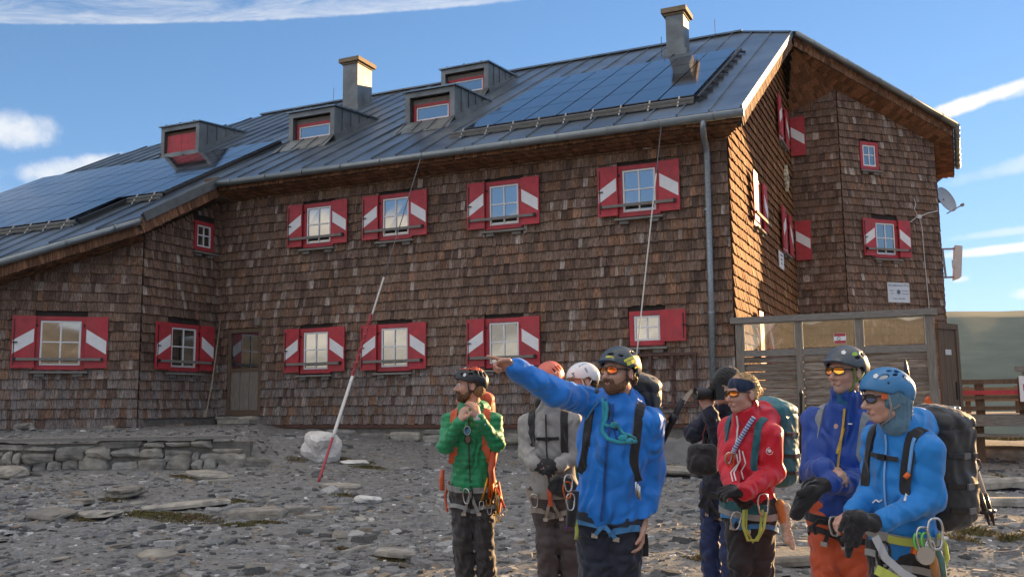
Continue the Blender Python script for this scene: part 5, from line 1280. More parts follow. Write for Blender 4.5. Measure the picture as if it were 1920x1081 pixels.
def biner(c, ax, bx, sz=.055, r=.0055, m=None, name='carabiner', parent=None):
    c, ax, bx = V(c), V(ax).normalized(), V(bx).normalized(); pts = []
    for k in range(18):
        t = 2*math.pi*k/18; w = .58 if math.sin(t) > 0 else .50; pts.append(c+ax*sz*math.sin(t)+bx*sz*w*(abs(math.cos(t))**.6)*(1 if math.cos(t) > 0 else -1))
    b = MB(); b.tube(pts, r, 6, closed=True); return b.build(name, m or m_steel, parent, smooth=True)
def harness(p, mb, ml, belt=.03, hide=False, loops=.16, w=.05):
    o = None
    tv = np.concatenate([p.tv, p.lv]); al = bvh(p.tv, p.tf) if hide else None
    comb = [p.lb] if hide else [bvh(p.tv, p.tf), p.lb]
    def cast(o_, d):
        best = None
        for B in comb:
            h_ = B.ray_cast(o_+d*.6, -d, .6)
            if h_[0] is not None and (best is None or (h_[0]-o_).dot(d) > best[0]): best = ((h_[0]-o_).dot(d), h_[0])
        return best[1] if best else None
    pts, nr = [], []
    for i in range(41):
        t = 2*math.pi*i/40; d = p.fwd*math.cos(t)+p.side*math.sin(t); q = cast(p.T(0, belt), d)
        if q is not None: pts.append(q+d*.003); nr.append(d)
    o = strap(p, 'harness', mb, pts, nr, w, .010)
    front = cast(p.T(0, belt), p.fwd) or p.T(0, belt, .14)
    for s, sg in (('L', 1), ('R', -1)):
        th = (p.kn[s]-p.hip[s]).normalized(); c = p.hip[s]+th*loops; x = p.side; x = (x-th*x.dot(th)).normalized(); y = th.cross(x); y = y if y.dot(p.fwd) > 0 else -y; pts, nr = [], []
        for i in range(29):
            t = 2*math.pi*i/28; d = y*math.cos(t)+x*math.sin(t); cc = c+th*(.05*math.cos(t-.6*sg)*-1); h_ = p.lb.ray_cast(cc+d*.16, -d, .16)
            if h_[0] is not None: pts.append(h_[0]+d*.003); nr.append(d)
        strap(p, 'leg_loop', ml, pts, nr, w*.72, .008, o)
        q0 = front+p.fwd*.006-p.up*.02; q1 = p.lb.ray_cast(c+p.fwd*.3-p.side*sg*.03, -p.fwd, .4)[0] or c+p.fwd*.1; mid = (q0+q1)/2+p.fwd*.02
        b = MB(); b.ribbon([q0, mid, q1+p.fwd*.006], [p.fwd]*3, .022, .005); b.build('tie_strap', ml, o)
        b = MB(); b.obox(q1+p.fwd*.01, p.side*.018, p.up*.013, p.fwd*.004); b.build('buckle', m_steel, o)
    p.front = front; return o
# ------------------------------------------------------------------ the eight mountaineers
m_boot = cloth('boot_leather', (.05, .042, .035), .6)
m_lensr = M('mirror_lens_red', (.75, .12, .03), .06, metal=.85, var=.35, scale=30, base2=(.8, .32, .05)); m_lensd = M('dark_lens', (.05, .025, .02), .05, var=.1, spec=1, coat=1)
m_frame = M('sunglass_frame', (.015, .014, .014), .3)
m_grey = cloth('grey_webbing', (.30, .30, .29)); m_yel = cloth('lime_webbing', (.50, .55, .10)); m_bluew = cloth('blue_webbing', (.06, .22, .46)); m_turq = cloth('turquoise_sling', (.03, .33, .42))
m_orangem = M('anodised_orange', (.70, .14, .03), .3, metal=.7); m_gold = M('anodised_gold', (.68, .36, .05), .3, metal=.7); m_greenm = M('anodised_green', (.18, .6, .15), .3, metal=.5)
m_purple = cloth('purple_cord', (.20, .05, .30)); m_cord = cloth('orange_cord', (.50, .22, .07), .9); m_pale = cloth('pale_cord', (.50, .50, .40), .9); m_wht = M('white_print', (.75, .75, .75), .6, var=.05)
m_limep = M('lime_plastic', (.30, .50, .06), .4); m_ylw = M('yellow_decal', (.72, .66, .06), .4)
def pix_hit(p, px, py, b, off=.004):
    d = (at(px, py, 1)-CP).normalized(); h = b.ray_cast(CP, d, 40); return (h[0]-d*off, -d) if h[0] is not None else (at(px, py, p.d), -d)
def line_on(p, pts, name, m, w, t=.005, b=None, parent=None, n=5):
    """ribbon laid on a garment along a line seen in the photograph"""
    P_, N_ = [], []
    for (x0, y0), (x1, y1) in zip(pts[:-1], pts[1:]):
        for i in range(n):
            q = pix_hit(p, x0+(x1-x0)*i/n, y0+(y1-y0)*i/n, b or p.jb); P_.append(q[0]); N_.append(q[1])
    q = pix_hit(p, *pts[-1], b or p.jb); P_.append(q[0]); N_.append(q[1]); return strap(p, name, m, P_, N_, w, t, parent)
def tube_px(p, pts, r, name, m, parent=None, dd=0, n=8):
    b = MB(); b.tube([at(x, y, p.d+dd+(z[0] if z else 0)) for x, y, *z in pts], r, n); return b.build(name, m, parent or p.root, smooth=True)
def logo_diamond(p, az, el, parent, s=.011, m=None):
    q, n = helm_pt(p, az, el, 1.015); u = p.hz.cross(n).normalized(); w = n.cross(u); b = MB(); b.prism([q+u*s*.2+w*s*1.1, q+u*s*.9, q+u*s*.2-w*s*1.1, q-u*s*.8-w*s*.8, q-u*s*.8+w*s*.4], n*.0015); b.build('logo', m or m_wht, parent)
def helm_band(p, pts, w, name, m, parent, k=1.012):
    P_, N_ = zip(*[helm_pt(p, a, e, k) for a, e in pts]); b = MB(); b.ribbon(P_, N_, w, .0012); return b.build(name, m, parent)
def helm_patch(p, az, el, w, hh, t, name, m, parent, k=1.01):
    q, n = helm_pt(p, az, el, k); u = p.hz.cross(n).normalized(); w2 = n.cross(u); t = math.radians(t); a = u*math.cos(t)+w2*math.sin(t); b2 = w2*math.cos(t)-u*math.sin(t); b = MB(); b.prism([q+a*w*math.cos(k_*math.pi/5)+b2*hh*math.sin(k_*math.pi/5)-n*.004*(abs(math.cos(k_*math.pi/5))) for k_ in range(10)], n*.002); b.build(name, m, parent)
# ---- A: green quilted jacket, fastening his helmet strap
A = person('man in green quilted jacket fastening his black and orange helmet under the chin', 7.26, 8, (884, 770, .0), (888, 918, .02), (881, 722, -.02), 78, 2, sw=.40,
    arms={'R': dict(e=(834, 836, -.10), w=(862, 790, -.22), hand=dict(d=(.30, .90, -.1), pn=(.75, .1, -.6), thumb=(.3, .2, .9), curl=.55)), 'L': dict(e=(932, 832, -.10), w=(897, 783, -.20), hand=dict(d=(-.30, .95, .1), pn=(-.7, .1, -.6), thumb=(-.2, .1, .9), curl=.6))},
    legs={'L': ((907, 1015, -.03), (917, 1112, .0)), 'R': ((868, 1015, -.03), (874, 1112, .02))})
jacket(A, cloth('green_quilted_nylon', (.012, .27, .10), .5, b2=(.010, .22, .085)), hem=.05, quilt=.05, amp=.007, collar=.05, hood=1.05, seed=11, hemtilt=(0, -.18), cuffr=.040)
v = Vox(.011); torso_prims(A, v, -.008, -.0); v.cut(A.T(0, .015), -A.up); v.cut(A.T(0, .14), A.up); mesh_of(A, v, 'shirt', cloth('white_shirt', (.62, .60, .57)), wrinkle(.005, .09, 12))
m_dkgrey = cloth('charcoal_softshell', (.042, .036, .036), .7); trousers(A, m_dkgrey, seed=13, amp=.010); boots(A, m_boot)
h_ = helmet(A, M('black_helmet', (.022, .024, .028), .45, var=.1), [(48, 22, .020, .010, -15), (80, 24, .018, .011, 15), (100, 30, .012, .02, 10), (120, 28, .012, .022, 8), (140, 26, .012, .022, 0), (-60, 24, .02, .01, 10), (75, 45, .012, .008, 0)])
v = Vox(.005); v.ell(A.H(*HEL['c']), (A.hx, A.hy, A.hz), V(HEL['r'])*1.018, .01); v.cut(A.H(0, 0, .112), -A.hz+A.hy*.06); v.ell(A.H(*HEL['c']), (A.hx, A.hy, A.hz), V(HEL['r'])*.99, .004, 's'); mesh_of(A, v, 'helmet_top', M('orange_red_shell', (.72, .085, .02), .35, var=.08), parent=h_)
logo_diamond(A, 58, 20, h_, .014); logo_diamond(A, 40, 58, h_, .010)
chin_strap(A, m_blackfab); eyes(A); beard(A, (.12, .055, .025)); hair(A, (.24, .125, .05), [((0, -.075, -.02), (.068, .045, .07)), ((.06, -.055, -.03), (.022, .04, .05)), ((-.06, -.055, -.03), (.022, .04, .05))])
zipper(A, m_dkgrey, .09, A.L-.03); m_opack = cloth('orange_red_pack', (.62, .10, .035), .6)
bpA = backpack(A, 'orange red rucksack worn by the man in the green jacket', m_opack, (.15, .085, .24), -.17, seed=21); pack_straps(A, m_opack, .06, .125, .36, bpA)
for x in (1, -1): b = MB(); b.ribbon([A.T(x*.19, .06, -.02), A.T(x*.215, -.04, .03), A.T(x*.20, -.16, .04)], [A.side*x]*3, .045, .012); b.build('hip_strap', m_opack, bpA)
b = MB(); q = at(903, 802, 7.1)
b.tube([at(936, 800, 7.25), at(938, 838, 7.25)], .014, 8); b.build('ice_tool_shaft', m_gold, bpA, smooth=True)
hA = harness(A, m_grey, m_grey, belt=.03, w=.042)
biner(A.front+A.fwd*.03-A.up*.04-A.side*.03, A.up, A.side*.8+A.fwd*.5, .058, .0065, m_steel, parent=hA); biner(A.front+A.fwd*.02-A.up*.02+A.side*.0, A.up, A.fwd+A.side, .05, .006, m_black, parent=hA)
# sunglasses hanging from his collar
sg_ = empty('hanging_sunglasses', pix_hit(A, 878, 815, A.jb)[0], 'sunglasses with blue lenses hanging on the chest of the green jacket', 'sunglasses'); b = MB(); q = pix_hit(A, 876, 812, A.jb, .012)[0]; up_ = V((0, 0, 1))
for k, (dy, m_) in enumerate(((.022, M('blue_lens', (.10, .28, .60), .05, metal=.6)), (-.045, m_lensd))):
    b = MB(); c_ = q+up_*dy+RH*(.004*k); b.prism([c_+RH*(.022*math.cos(t)*(1+.2*math.sin(t)))+up_*.031*math.sin(t)-FH*.004*math.cos(t) for t in [i*math.pi/7 for i in range(14)]], -FH*.004); b.build('lens', m_, sg_)
    b = MB(); b.tube([c_+RH*.024*math.cos(t)+up_*.033*math.sin(t)-FH*.004 for t in [i*math.pi/7 for i in range(14)]], .0035, 5, closed=True); b.build('rim', m_wht if k == 0 else m_black, sg_, smooth=True)
# quickdraws and screws at his hip
rk_ = empty('climbing_rack', A.T(.2, .02, .02), 'bunch of orange and gold climbing gear hanging at the hip of the man in green', 'climbing gear')
for i, (x0, y0, x1, y1, r_, m_) in enumerate(((914, 895, 903, 938, .012, m_gold), (921, 880, 916, 932, .016, m_orangem), (924, 900, 918, 948, .013, m_orangem), (928, 915, 934, 962, .010, m_gold), (929, 912, 946, 952, .010, m_orangem), (926, 905, 928, 950, .008, m_steel), (919, 868, 926, 905, .018, m_opack))):
    b = MB(); b.tube([at(x0, y0, 7.16+.01*i), at((x0+x1)/2+1, (y0+y1)/2, 7.15+.01*i), at(x1, y1, 7.15+.01*i)], [r_*.8, r_, r_*.9], 7); b.build('draw' if i != 6 else 'sling', m_, rk_, smooth=True); biner(at(x1, y1+8, 7.15+.01*i), (0, 0, 1), RH, .03, .005, m_gold if i % 2 else m_steel, parent=rk_)
b = MB(); b.tube([at(930, 800, 7.3), at(926, 850, 7.15), at(921, 880, 7.13), at(923, 905, 7.12)], [.02, .03, .026, .02], 8); b.build('sling_bundle', m_opack, rk_, smooth=True)
b = MB(); b.tube([at(830, 880, 7.2), at(828, 900, 7.18), at(829, 918, 7.18)], [.016, .02, .02], 8); b.build('sling_bundle', m_opack, rk_, smooth=True)
v = Vox(.006); w_ = A.wr['L']; e_ = (A.el['L']-w_).normalized(); v.cap(w_+e_*.0, w_+e_*.055, .040, .043, .01); mesh_of(A, v, 'cuff', cloth('pale_cuff', (.55, .56, .55)))
# ---- B: grey jacket, orange helmet
B = person('man in grey fleece jacket and orange helmet standing behind the outstretched arm', 6.9, 15, (1030, 772, .0), (1040, 925, .02), (1031, 715, -.04), 25, -22, sw=.40, bulk=.98,
    arms={'R': dict(e=(987, 848, -.02), w=(1003, 872, -.22), hand=dict(d=(.9, -.25, .3), pn=(.1, -.6, -.8), thumb=(0, .8, .4), curl=.7)), 'L': dict(e=(1086, 852, -.06), w=(1046, 872, -.22), hand=dict(d=(-.95, -.05, .25), pn=(0, -.5, -.8), thumb=(0, .9, .3), curl=.7))},
    legs={'L': ((1066, 1020, -.02), (1078, 1125, .02)), 'R': ((1026, 1020, -.03), (1030, 1125, .0))})
jacket(B, cloth('grey_fleece', (.33, .32, .30), .9, b2=(.29, .28, .265)), hem=.02, seed=31, collar=.07, amp=.005, lam=.17, cuffr=.046, slr=.070)
zipper(B, m_blackfab, .06, B.L-.0, ang=-2); m_brown = cloth('brown_grey_trousers', (.075, .055, .052), .75); trousers(B, m_brown, seed=33, amp=.011); boots(B, m_boot)
for s in 'RL': glove(B, s, m_blackglove, .05, 1.08)
h_ = helmet(B, M('salmon_helmet', (.68, .16, .10), .4, var=.12, scale=20), [(20, 26, .02, .009, 0), (58, 36, .008, .022, 10), (76, 38, .008, .024, 5), (95, 36, .008, .024, 0), (-30, 30, .02, .009, 0)], brim=1)
v = Vox(.005); v.ell(B.H(*HEL['c']), (B.hx, B.hy, B.hz), V(HEL['r'])*1.012, .01); v.cut(B.H(.055, 0, 0), -B.hx); v.cut(B.H(0, 0, .11), B.hz); v.cut(B.H(0, 0, .035), -B.hz+B.hy*.2); v.ell(B.H(*HEL['c']), (B.hx, B.hy, B.hz), V(HEL['r'])*.99, .004, 's'); mesh_of(B, v, 'helmet_pattern', M('mauve_pattern', (.34, .20, .24), .5, var=.6, scale=70, base2=(.55, .38, .36)), parent=h_)
chin_strap(B, m_blackfab); eyes(B); beard(B, (.10, .045, .02)); zb_ = backpack(B, 'black rucksack worn by the man in grey, mostly hidden behind him', m_blackfab, (.15, .09, .25), -.2, seed=34); pack_straps(B, m_blackfab, .055, .12, .34, zb_, .17)
hB = harness(B, cloth('tan_webbing', (.30, .25, .20)), cloth('tan_webbing2', (.30, .25, .20)), belt=.02); biner(B.front-B.side*.12-B.up*.03+B.fwd*.02, B.up, B.side, .05, .006, m_steel, parent=hB)
v = Vox(.008); v.ell(B.T(.10, .09, .15), (B.side, B.fwd, B.up), (.11, .05, .07), .02); mesh_of(B, v, 'hip_bag', m_blackfab, wrinkle(.006, .08, 2), parent=hB)
b = MB(); b.ribbon([B.front+B.fwd*.02+B.up*.07, B.front+B.fwd*.03, B.front+B.fwd*.02-B.up*.07], [B.fwd]*3, .03, .008); b.build('belay_loop', m_opack, hB)
# ---- C: white helmet, turquoise sleeve, phone
C_ = person('person in white helmet and turquoise jacket holding a phone, mostly hidden behind the pointing man', 7.3, 62, (1098, 765, .0), (1106, 920, .02), (1092, 714, -.0), 75, -10, sw=.38, bulk=.95,
    arms={'L': dict(e=(1082, 838, -.16), w=(1072, 856, -.30), hand=dict(d=(-.8, -.05, .2), pn=(0, .8, -.3), thumb=(-.1, .3, .9), curl=.45)), 'R': dict(e=(1078, 842, .14), w=(1066, 858, -.05), hand=dict(d=(-.8, 0, .2), pn=(0, .7, -.3), thumb=(0, .3, .9), curl=.5))})
jacket(C_, cloth('turquoise_shell', (.02, .25, .36), .55), hem=-.04, seed=41, collar=.06, amp=.008); trousers(C_, m_dkgrey, seed=43); boots(C_, m_boot)
for s in 'LR': glove(C_, s, m_blackglove, .04, 1.08)
h_ = helmet(C_, M('white_helmet', (.74, .76, .78), .3, var=.04), [(70, 50, .014, .005, 40), (88, 56, .014, .005, 25), (112, 60, .014, .005, 10), (-70, 50, .014, .005, -40)], m_liner=M('blue_liner', (.03, .06, .16), .5))
helm_patch(C_, 92, 22, .010, .024, 10, 'vent_cover', M('grey_vent', (.30, .32, .36), .5), h_)
q, n = helm_pt(C_, 40, 14, 1.015); u = C_.hz.cross(n).normalized(); w = n.cross(u); b = MB(); b.bar(q-u*.012+w*.014, q+u*.012-w*.014, .005, .003, n); b.build('logo', m_black, h_); b = MB(); b.bar(q+u*.012+w*.014, q-u*.002+w*.0, .005, .003, n); b.bar(q-u*.012-w*.018, q+u*.012-w*.018, .004, .003, n); b.build('logo', m_black, h_)
chin_strap(C_, m_wht); hair(C_, (.05, .03, .02), [((0, -.08, -.02), (.066, .04, .06))]); eyes(C_)
ph = empty('phone', at(1055, 845, 6.95), 'dark phone held in black gloved hands beside the pointing man', 'phone'); b = MB(); b.obox(at(1056, 846, 6.93), RH*.045+V((0, 0, .006)), FH*.03+V((0, 0, .01)), V((0, 0, .005))); b.build('body', m_buckle, ph)
# ---- D: blue hard shell, pointing to the left
D = person('bearded man in bright blue hooded jacket pointing left with his outstretched arm', 5.3, 14, (1157, 757, .0), (1140, 962, .04), (1160, 697, -.03), 47, 4, sw=.435, bulk=1.08,
    arms={'R': dict(**{'raise': .085}, e=(1040, 735, -.26), w=(966, 690, -.46), hand=dict(d=(-.93, .28, .15), pn=(.1, -.75, .6), thumb=(.1, -.1, 1), curl=1.25, index=.08)), 'L': dict(e=(1222, 885, .06), w=(1204, 985, -.04), hand=dict(d=(-.1, -1, .15), pn=(-.9, 0, .1), thumb=(-.2, 0, 1), curl=.5))},
    legs={'R': ((1118, 1105, -.02), (1112, 1240, .03)), 'L': ((1172, 1105, -.02), (1176, 1240, .0))})
m_blue = cloth('bright_blue_shell', (.008, .205, .70), .42, bump=.12, b2=(.007, .18, .64)); jacket(D, m_blue, hem=-.03, seed=51, collar=.075, hood=1.15, amp=.0065, lam=.24, cuffr=.052, slr=.082, hemtilt=(.28, 0), grow=.008)
zipper(D, cloth('dark_blue_zip', (.006, .055, .22), .6), -.0, D.L+.02, ang=-4, n=18, w=.014, off=.016); line_on(D, [(1142, 755), (1150, 800), (1158, 830)], 'pocket_zip', cloth('navy_zip', (.008, .06, .24)), .009)
v = Vox(.006); w_, e_ = D.wr['R'], (D.el['R']-D.wr['R']).normalized(); v.cap(w_+e_*-.012, w_+e_*.04, .034, .040, .01); mesh_of(D, v, 'under_cuff', m_blackfab)
trousers(D, cloth('navy_trousers', (.012, .016, .032), .65), seed=53, amp=.008, th=.105, kr=.085, cr=.080); boots(D, m_boot)
h_ = helmet(D, M('slate_helmet', (.055, .075, .09), .4, var=.06), [(50, 24, .016, .006, -8), (96, 38, .015, .009, -30), (112, 40, .015, .010, -40), (130, 40, .012, .01, -45), (14, 30, .022, .007, 0), (-60, 30, .014, .006, 0)], brim=1)
helm_band(D, [(58, 6), (72, 15), (90, 22), (112, 26), (135, 26)], .014, 'decal', m_ylw, h_); helm_band(D, [(66, -1), (80, 6), (98, 12), (118, 15), (140, 16)], .022, 'decal', m_ylw, h_); helm_band(D, [(92, -10), (106, -4), (122, -4)], .010, 'decal', m_ylw, h_); helm_patch(D, 16, 16, .026, .011, -8, 'decal', m_ylw, h_)
chin_strap(D, m_blackfab); glasses(D, m_lensr, m_frame); beard(D, (.15, .075, .04)); hair(D, (.10, .055, .03), [((0, -.085, -.03), (.062, .032, .05)), ((.068, -.035, -.01), (.012, .025, .03))])
bpD = backpack(D, 'dark grey rucksack on the back of the pointing man in blue', cloth('dark_pack', (.030, .034, .038), .5), (.17, .11, .23), -.13, seed=55, ds=.05); pack_straps(D, m_blackfab, .050, .135, .36, bpD)
# turquoise sling with knots hanging on his chest
sl_ = empty('sling', pix_hit(D, 1140, 790, D.jb)[0], 'turquoise knotted sling hung round the neck of the pointing man', 'sling')
def sling(pts, r=.0095, off=.012): b = MB(); b.tube([pix_hit(D, x, y, D.jb, off)[0] for x, y in pts], r, 7); b.build('cord', m_turq, sl_, smooth=True)
sling([(1131, 745), (1131, 760), (1132, 775), (1131, 790)]); sling([(1136, 752), (1138, 768), (1136, 784), (1130, 795), (1129, 808), (1140, 822), (1158, 828), (1178, 828), (1194, 826)], .012); sling([(1128, 792), (1140, 798), (1150, 796), (1160, 800), (1168, 812), (1180, 815), (1192, 822)], .010)
for x, y in ((1152, 796), (1168, 820), (1180, 826)): v = Vox(.005); v.ell(pix_hit(D, x, y, D.jb, .014)[0], (RH, V((0, 0, 1)), FH), (.026, .018, .016), .01); vv, ff = v.mesh(wrinkle(.003, .03, 3)); np_mesh('knot', vv, ff, m_turq, sl_)
line_on(D, [(1140, 768), (1145, 785), (1158, 805)], 'sling_strap', m_blackfab, .014, .008); line_on(D, [(1122, 752), (1108, 770), (1096, 790)], 'tube', m_bluew, .012, .010)
hD = harness(D, cloth('navy_belt', (.02, .03, .05)), m_bluew, belt=.0, w=.05, loops=.10, hide=True)
for x, y in ((1192, 910), (1196, 914), (1199, 918)): b = MB(); b.tube([at(x, y-8, 5.16), at(x+1, y+20, 5.16)], .006, 6); b.build('ice_screw', m_steel, hD, smooth=True)
b = MB(); q0, q1 = at(1076, 920, 5.2), at(1070, 985, 5.2); b.tube([q0, (q0+q1)/2, q1], [.03, .032, .026], 8); b.build('gear_pouch', m_blackfab, hD, smooth=True)
for x, y, m_ in ((1066, 905, m_steel), (1070, 940, m_steel), (1064, 918, m_orangem)): biner(at(x, y, 5.15), (0, 0, 1), RH+FH*.4, .045, .005, m_, parent=hD)
tube_px(D, [(1062, 972), (1066, 985), (1060, 992), (1068, 980)], .006, 'cord', m_purple, hD, -.05); tube_px(D, [(1079, 975), (1082, 995), (1080, 1010)], .010, 'cord', m_yel, hD, -.05)
b = MB(); b.ribbon([at(1208, 1000, 5.3), at(1210, 1020, 5.3), at(1210, 1042, 5.3)], [-FH]*3, .035, .006); b.build('loose_strap', m_blackfab, bpD)
ia = empty('ice_axe', at(1248, 815, 5.5), 'black ice axe sticking up from the rucksack of the pointing man', 'ice axe'); b = MB(); b.tube([at(1236, 838, 5.52), at(1262, 786, 5.5), at(1281, 748, 5.48)], [.020, .019, .018], 9); b.build('shaft', m_black, ia, smooth=True)
b = MB(); q = at(1283, 745, 5.48); b.prism([at(1278, 752, 5.47), at(1286, 738, 5.47), at(1297, 728, 5.47), at(1299, 734, 5.47), at(1292, 744, 5.47), at(1284, 757, 5.47)], FH*.015); b.build('head', m_steel, ia); b = MB(); b.tube([at(1258, 790, 5.49), at(1266, 776, 5.49)], .027, 9); b.build('grip', m_buckle, ia, smooth=True)
# ---- E: photographer
E_ = person('photographer in dark jacket and black woollen hat with a camera at the eye', 6.9, 55, (1368, 770, .05), (1356, 925, .05), (1359, 728, .0), 68, 0, sw=.38, bulk=.95,
    arms={'L': dict(e=(1352, 832, -.20), w=(1330, 772, -.30), hand=dict(d=(-.35, .85, .1), pn=(-.3, .5, -.7), thumb=(.5, .5, 0), curl=.5)), 'R': dict(e=(1300, 812, .02), w=(1338, 765, -.05), hand=dict(d=(.1, .9, .2), pn=(-.4, .2, -.6), thumb=(-.6, .3, .4), curl=.55))})
jacket(E_, cloth('navy_jacket', (.014, .018, .040), .7), hem=-.02, seed=61, collar=.06, amp=.009, cuffr=.045, slr=.072); trousers(E_, cloth('deep_blue_trousers', (.016, .035, .12), .7), seed=63, amp=.010); boots(E_, m_boot); eyes(E_)
v = Vox(.006); v.ell(E_.H(0, -.016, .055), (E_.hx, E_.hy, E_.hz), (.088, .110, .092), .02); v.ell(E_.H(0, -.04, .12), (E_.hx, E_.hy, E_.hz), (.06, .075, .04), .04); v.cut(E_.H(0, 0, .012), -E_.hz+E_.hy*.25); mesh_of(E_, v, 'woollen_hat', M('black_wool', (.014, .013, .014), .95, var=.2, scale=150, bump=.6, bscale=300, sheen=.3), wrinkle(.003, .05, 6))
hair(E_, (.16, .07, .035), [((0, -.07, -.03), (.066, .045, .06)), ((.062, -.045, -.06), (.02, .035, .08))])
cm = empty('camera', at(1330, 738, 6.62), 'black camera with a long lens held up by the photographer', 'camera'); c0 = at(1343, 737, 6.60); ld = (-RH*.97-FH*.22).normalized(); ls = V((0, 0, 1)).cross(ld)
b = MB(); b.obox(c0, ld*.032, ls*.065, V((0, 0, .047))); b.obox(c0+V((0, 0, .060)), ld*.035, ls*.026, V((0, 0, .013))); b.obox(c0-ls*.052+ld*.025, ld*.022, ls*.018, V((0, 0, .04))); b.build('body', m_buckle, cm)
b = MB(); b.lathe(c0+ld*.03, ld, [(.036, 0), (.038, .02), (.040, .06), (.043, .065), (.045, .10), (.045, .125), (.041, .128), (.037, .118), (.02, .112)], 20); b.build('lens', M('lens_barrel', (.012, .012, .013), .4, bump=.3, bscale=200), cm, smooth=True); b = MB(); b.lathe(c0+ld*.14, ld, [(.036, 0), (.03, .006), (.001, .008)], 16); b.build('front_glass', m_lensd, cm, smooth=True)
tube_px(E_, [(1338, 752), (1326, 790), (1318, 815), (1320, 832), (1338, 842), (1352, 850)], .005, 'camera_strap', M('dark_red_strap', (.16, .03, .03), .7), cm, -.28)
cb_ = empty('camera_bag', at(1318, 890, 6.6), 'black rounded camera bag hanging in front of the photographer', 'bag'); v = Vox(.008); v.box(at(1318, 860, 6.62), (RH*.95-FH*.3, FH*.95+RH*.3, V((0, 0, 1))), (.105, .07, .105), .05, .03); v.ell(at(1312, 868, 6.58), (RH, FH, V((0, 0, 1))), (.08, .07, .07), .04); vv, ff = v.mesh(wrinkle(.004, .09, 2)); np_mesh('bag_body', vv, ff, m_blackfab, cb_)
b = MB(); b.tube([at(1305, 838, 6.56), at(1318, 842, 6.55), at(1332, 836, 6.58)], .006, 6); b.build('zip', m_buckle, cb_); b = MB(); b.ribbon([at(1332, 905, 6.75), at(1322, 930, 6.7), at(1312, 950, 6.7)], [-FH]*3, .035, .006); b.build('strap', m_blackfab, cb_)
bpE = backpack(E_, 'small dark rucksack behind the photographer, almost hidden by the woman in red', m_blackfab, (.13, .08, .22), -.2, seed=64); pack_straps(E_, m_blackfab, .05, .115, .34, bpE); hE = harness(E_, m_blackfab, m_blackfab, belt=.0)
# ---- F: woman in red
Fp = person('woman in red hooded jacket and dark blue headband with a teal rucksack', 5.9, 48, (1406, 783, .02), (1404, 948, .03), (1391, 738, -.02), 62, 0, sw=.355, bulk=.93, sk=(.54, .33, .25),
    arms={'L': dict(e=(1452, 885, -.08), w=(1394, 922, -.26), hand=dict(d=(-.9, .05, .1), pn=(-.1, -.7, -.6), thumb=(-.1, .9, .2), curl=.7)), 'R': dict(e=(1363, 868, .02), w=(1374, 918, -.18), hand=dict(d=(.5, -.6, .2), pn=(.3, -.2, -.8), thumb=(0, .4, .9), curl=.7))},
    legs={'L': ((1428, 1055, -.02), (1432, 1165, .03)), 'R': ((1388, 1055, -.03), (1392, 1165, .0))})
m_redj = cloth('bright_red_shell', (.66, .012, .035), .45, bump=.12, b2=(.60, .010, .03)); jacket(Fp, m_redj, hem=-.075, seed=71, collar=.085, hood=1.15, amp=.006, lam=.20, cuffr=.050, slr=.072, colr=.078)
trousers(Fp, cloth('black_trousers', (.022, .021, .023), .7), seed=73, amp=.009); boots(Fp, m_boot)
for s in 'LR': glove(Fp, s, m_blackglove, .04, 1.1)
v = Vox(.006); v.ell(Fp.H(0, -.014, .045), (Fp.hx, Fp.hy, Fp.hz), (.084, .105, .088), .02); v.cut(Fp.H(0, 0, .085), Fp.hz-Fp.hy*.25); v.cut(Fp.H(0, 0, .022), -Fp.hz-Fp.hy*.35); mesh_of(Fp, v, 'headband', cloth('navy_headband', (.010, .022, .06), .8))
hair(Fp, (.40, .25, .11), [((0, -.022, .056), (.078, .092, .076)), ((0, -.080, .02), (.064, .042, .066)), ((0, -.125, .015), (.036, .036, .038)), ((.070, -.045, -.01), (.012, .025, .03))]); glasses(Fp, m_lensr, m_frame, h=.017)
zipper(Fp, m_wht, .10, Fp.L+.06, ang=-6, n=16, w=.011); line_on(Fp, [(1386, 842), (1388, 862), (1376, 885), (1380, 900)], 'side_stripe', m_wht, .008); line_on(Fp, [(1392, 845), (1398, 868), (1390, 882), (1394, 898)], 'side_stripe', m_wht, .008); line_on(Fp, [(1381, 850), (1384, 868), (1370, 885), (1374, 902)], 'side_stripe', m_wht, .007)
q, n = pix_hit(Fp, 1443, 845, Fp.jb, .003); b = MB(); x_ = RH; z_ = V((0, 0, 1)); b.tube([q+x_*.021*math.cos(t)+z_*.021*math.sin(t) for t in [i*math.pi/8 for i in range(16)]], .002, 5, closed=True); b.prism([q+x_*.014*math.cos(t)*(1+.25*math.sin(3*t))+z_*(.011*math.sin(t)+.002) for t in [i*math.pi/6 for i in range(12)]], n*.001); b.build('round_emblem', m_wht, Fp.root)
m_teal = cloth('teal_pack', (.012, .125, .150), .5, b2=(.010, .10, .13)); bpF = backpack(Fp, 'large teal rucksack on the back of the woman in red', m_teal, (.165, .115, .25), -.20, m2=cloth('teal_lid', (.014, .15, .18), .5), seed=75); pack_straps(Fp, m_teal, .044, .11, .36, bpF); b = MB(); q, n = ring(Fp, .02, -75, 75, 12, Fp.tb, .01); b.ribbon(q, n, .06, .02); b.build('hip_belt', m_teal, bpF)
ca = empty('cord_sling', pix_hit(Fp, 1385, 810, Fp.jb)[0], 'blue and white braided cord slung across the red jacket', 'sling'); m_braid = M('braided_cord', (.10, .22, .52), .8, var=.0, scale=1, base2=None)
b = MB(); pts = [pix_hit(Fp, x, y, Fp.jb, .014)[0] for x, y in ((1413, 782), (1403, 797), (1394, 812), (1386, 826), (1378, 840), (1374, 850))]; b.tube(pts, .014, 8); b.build('cord', m_braid, ca, smooth=True)
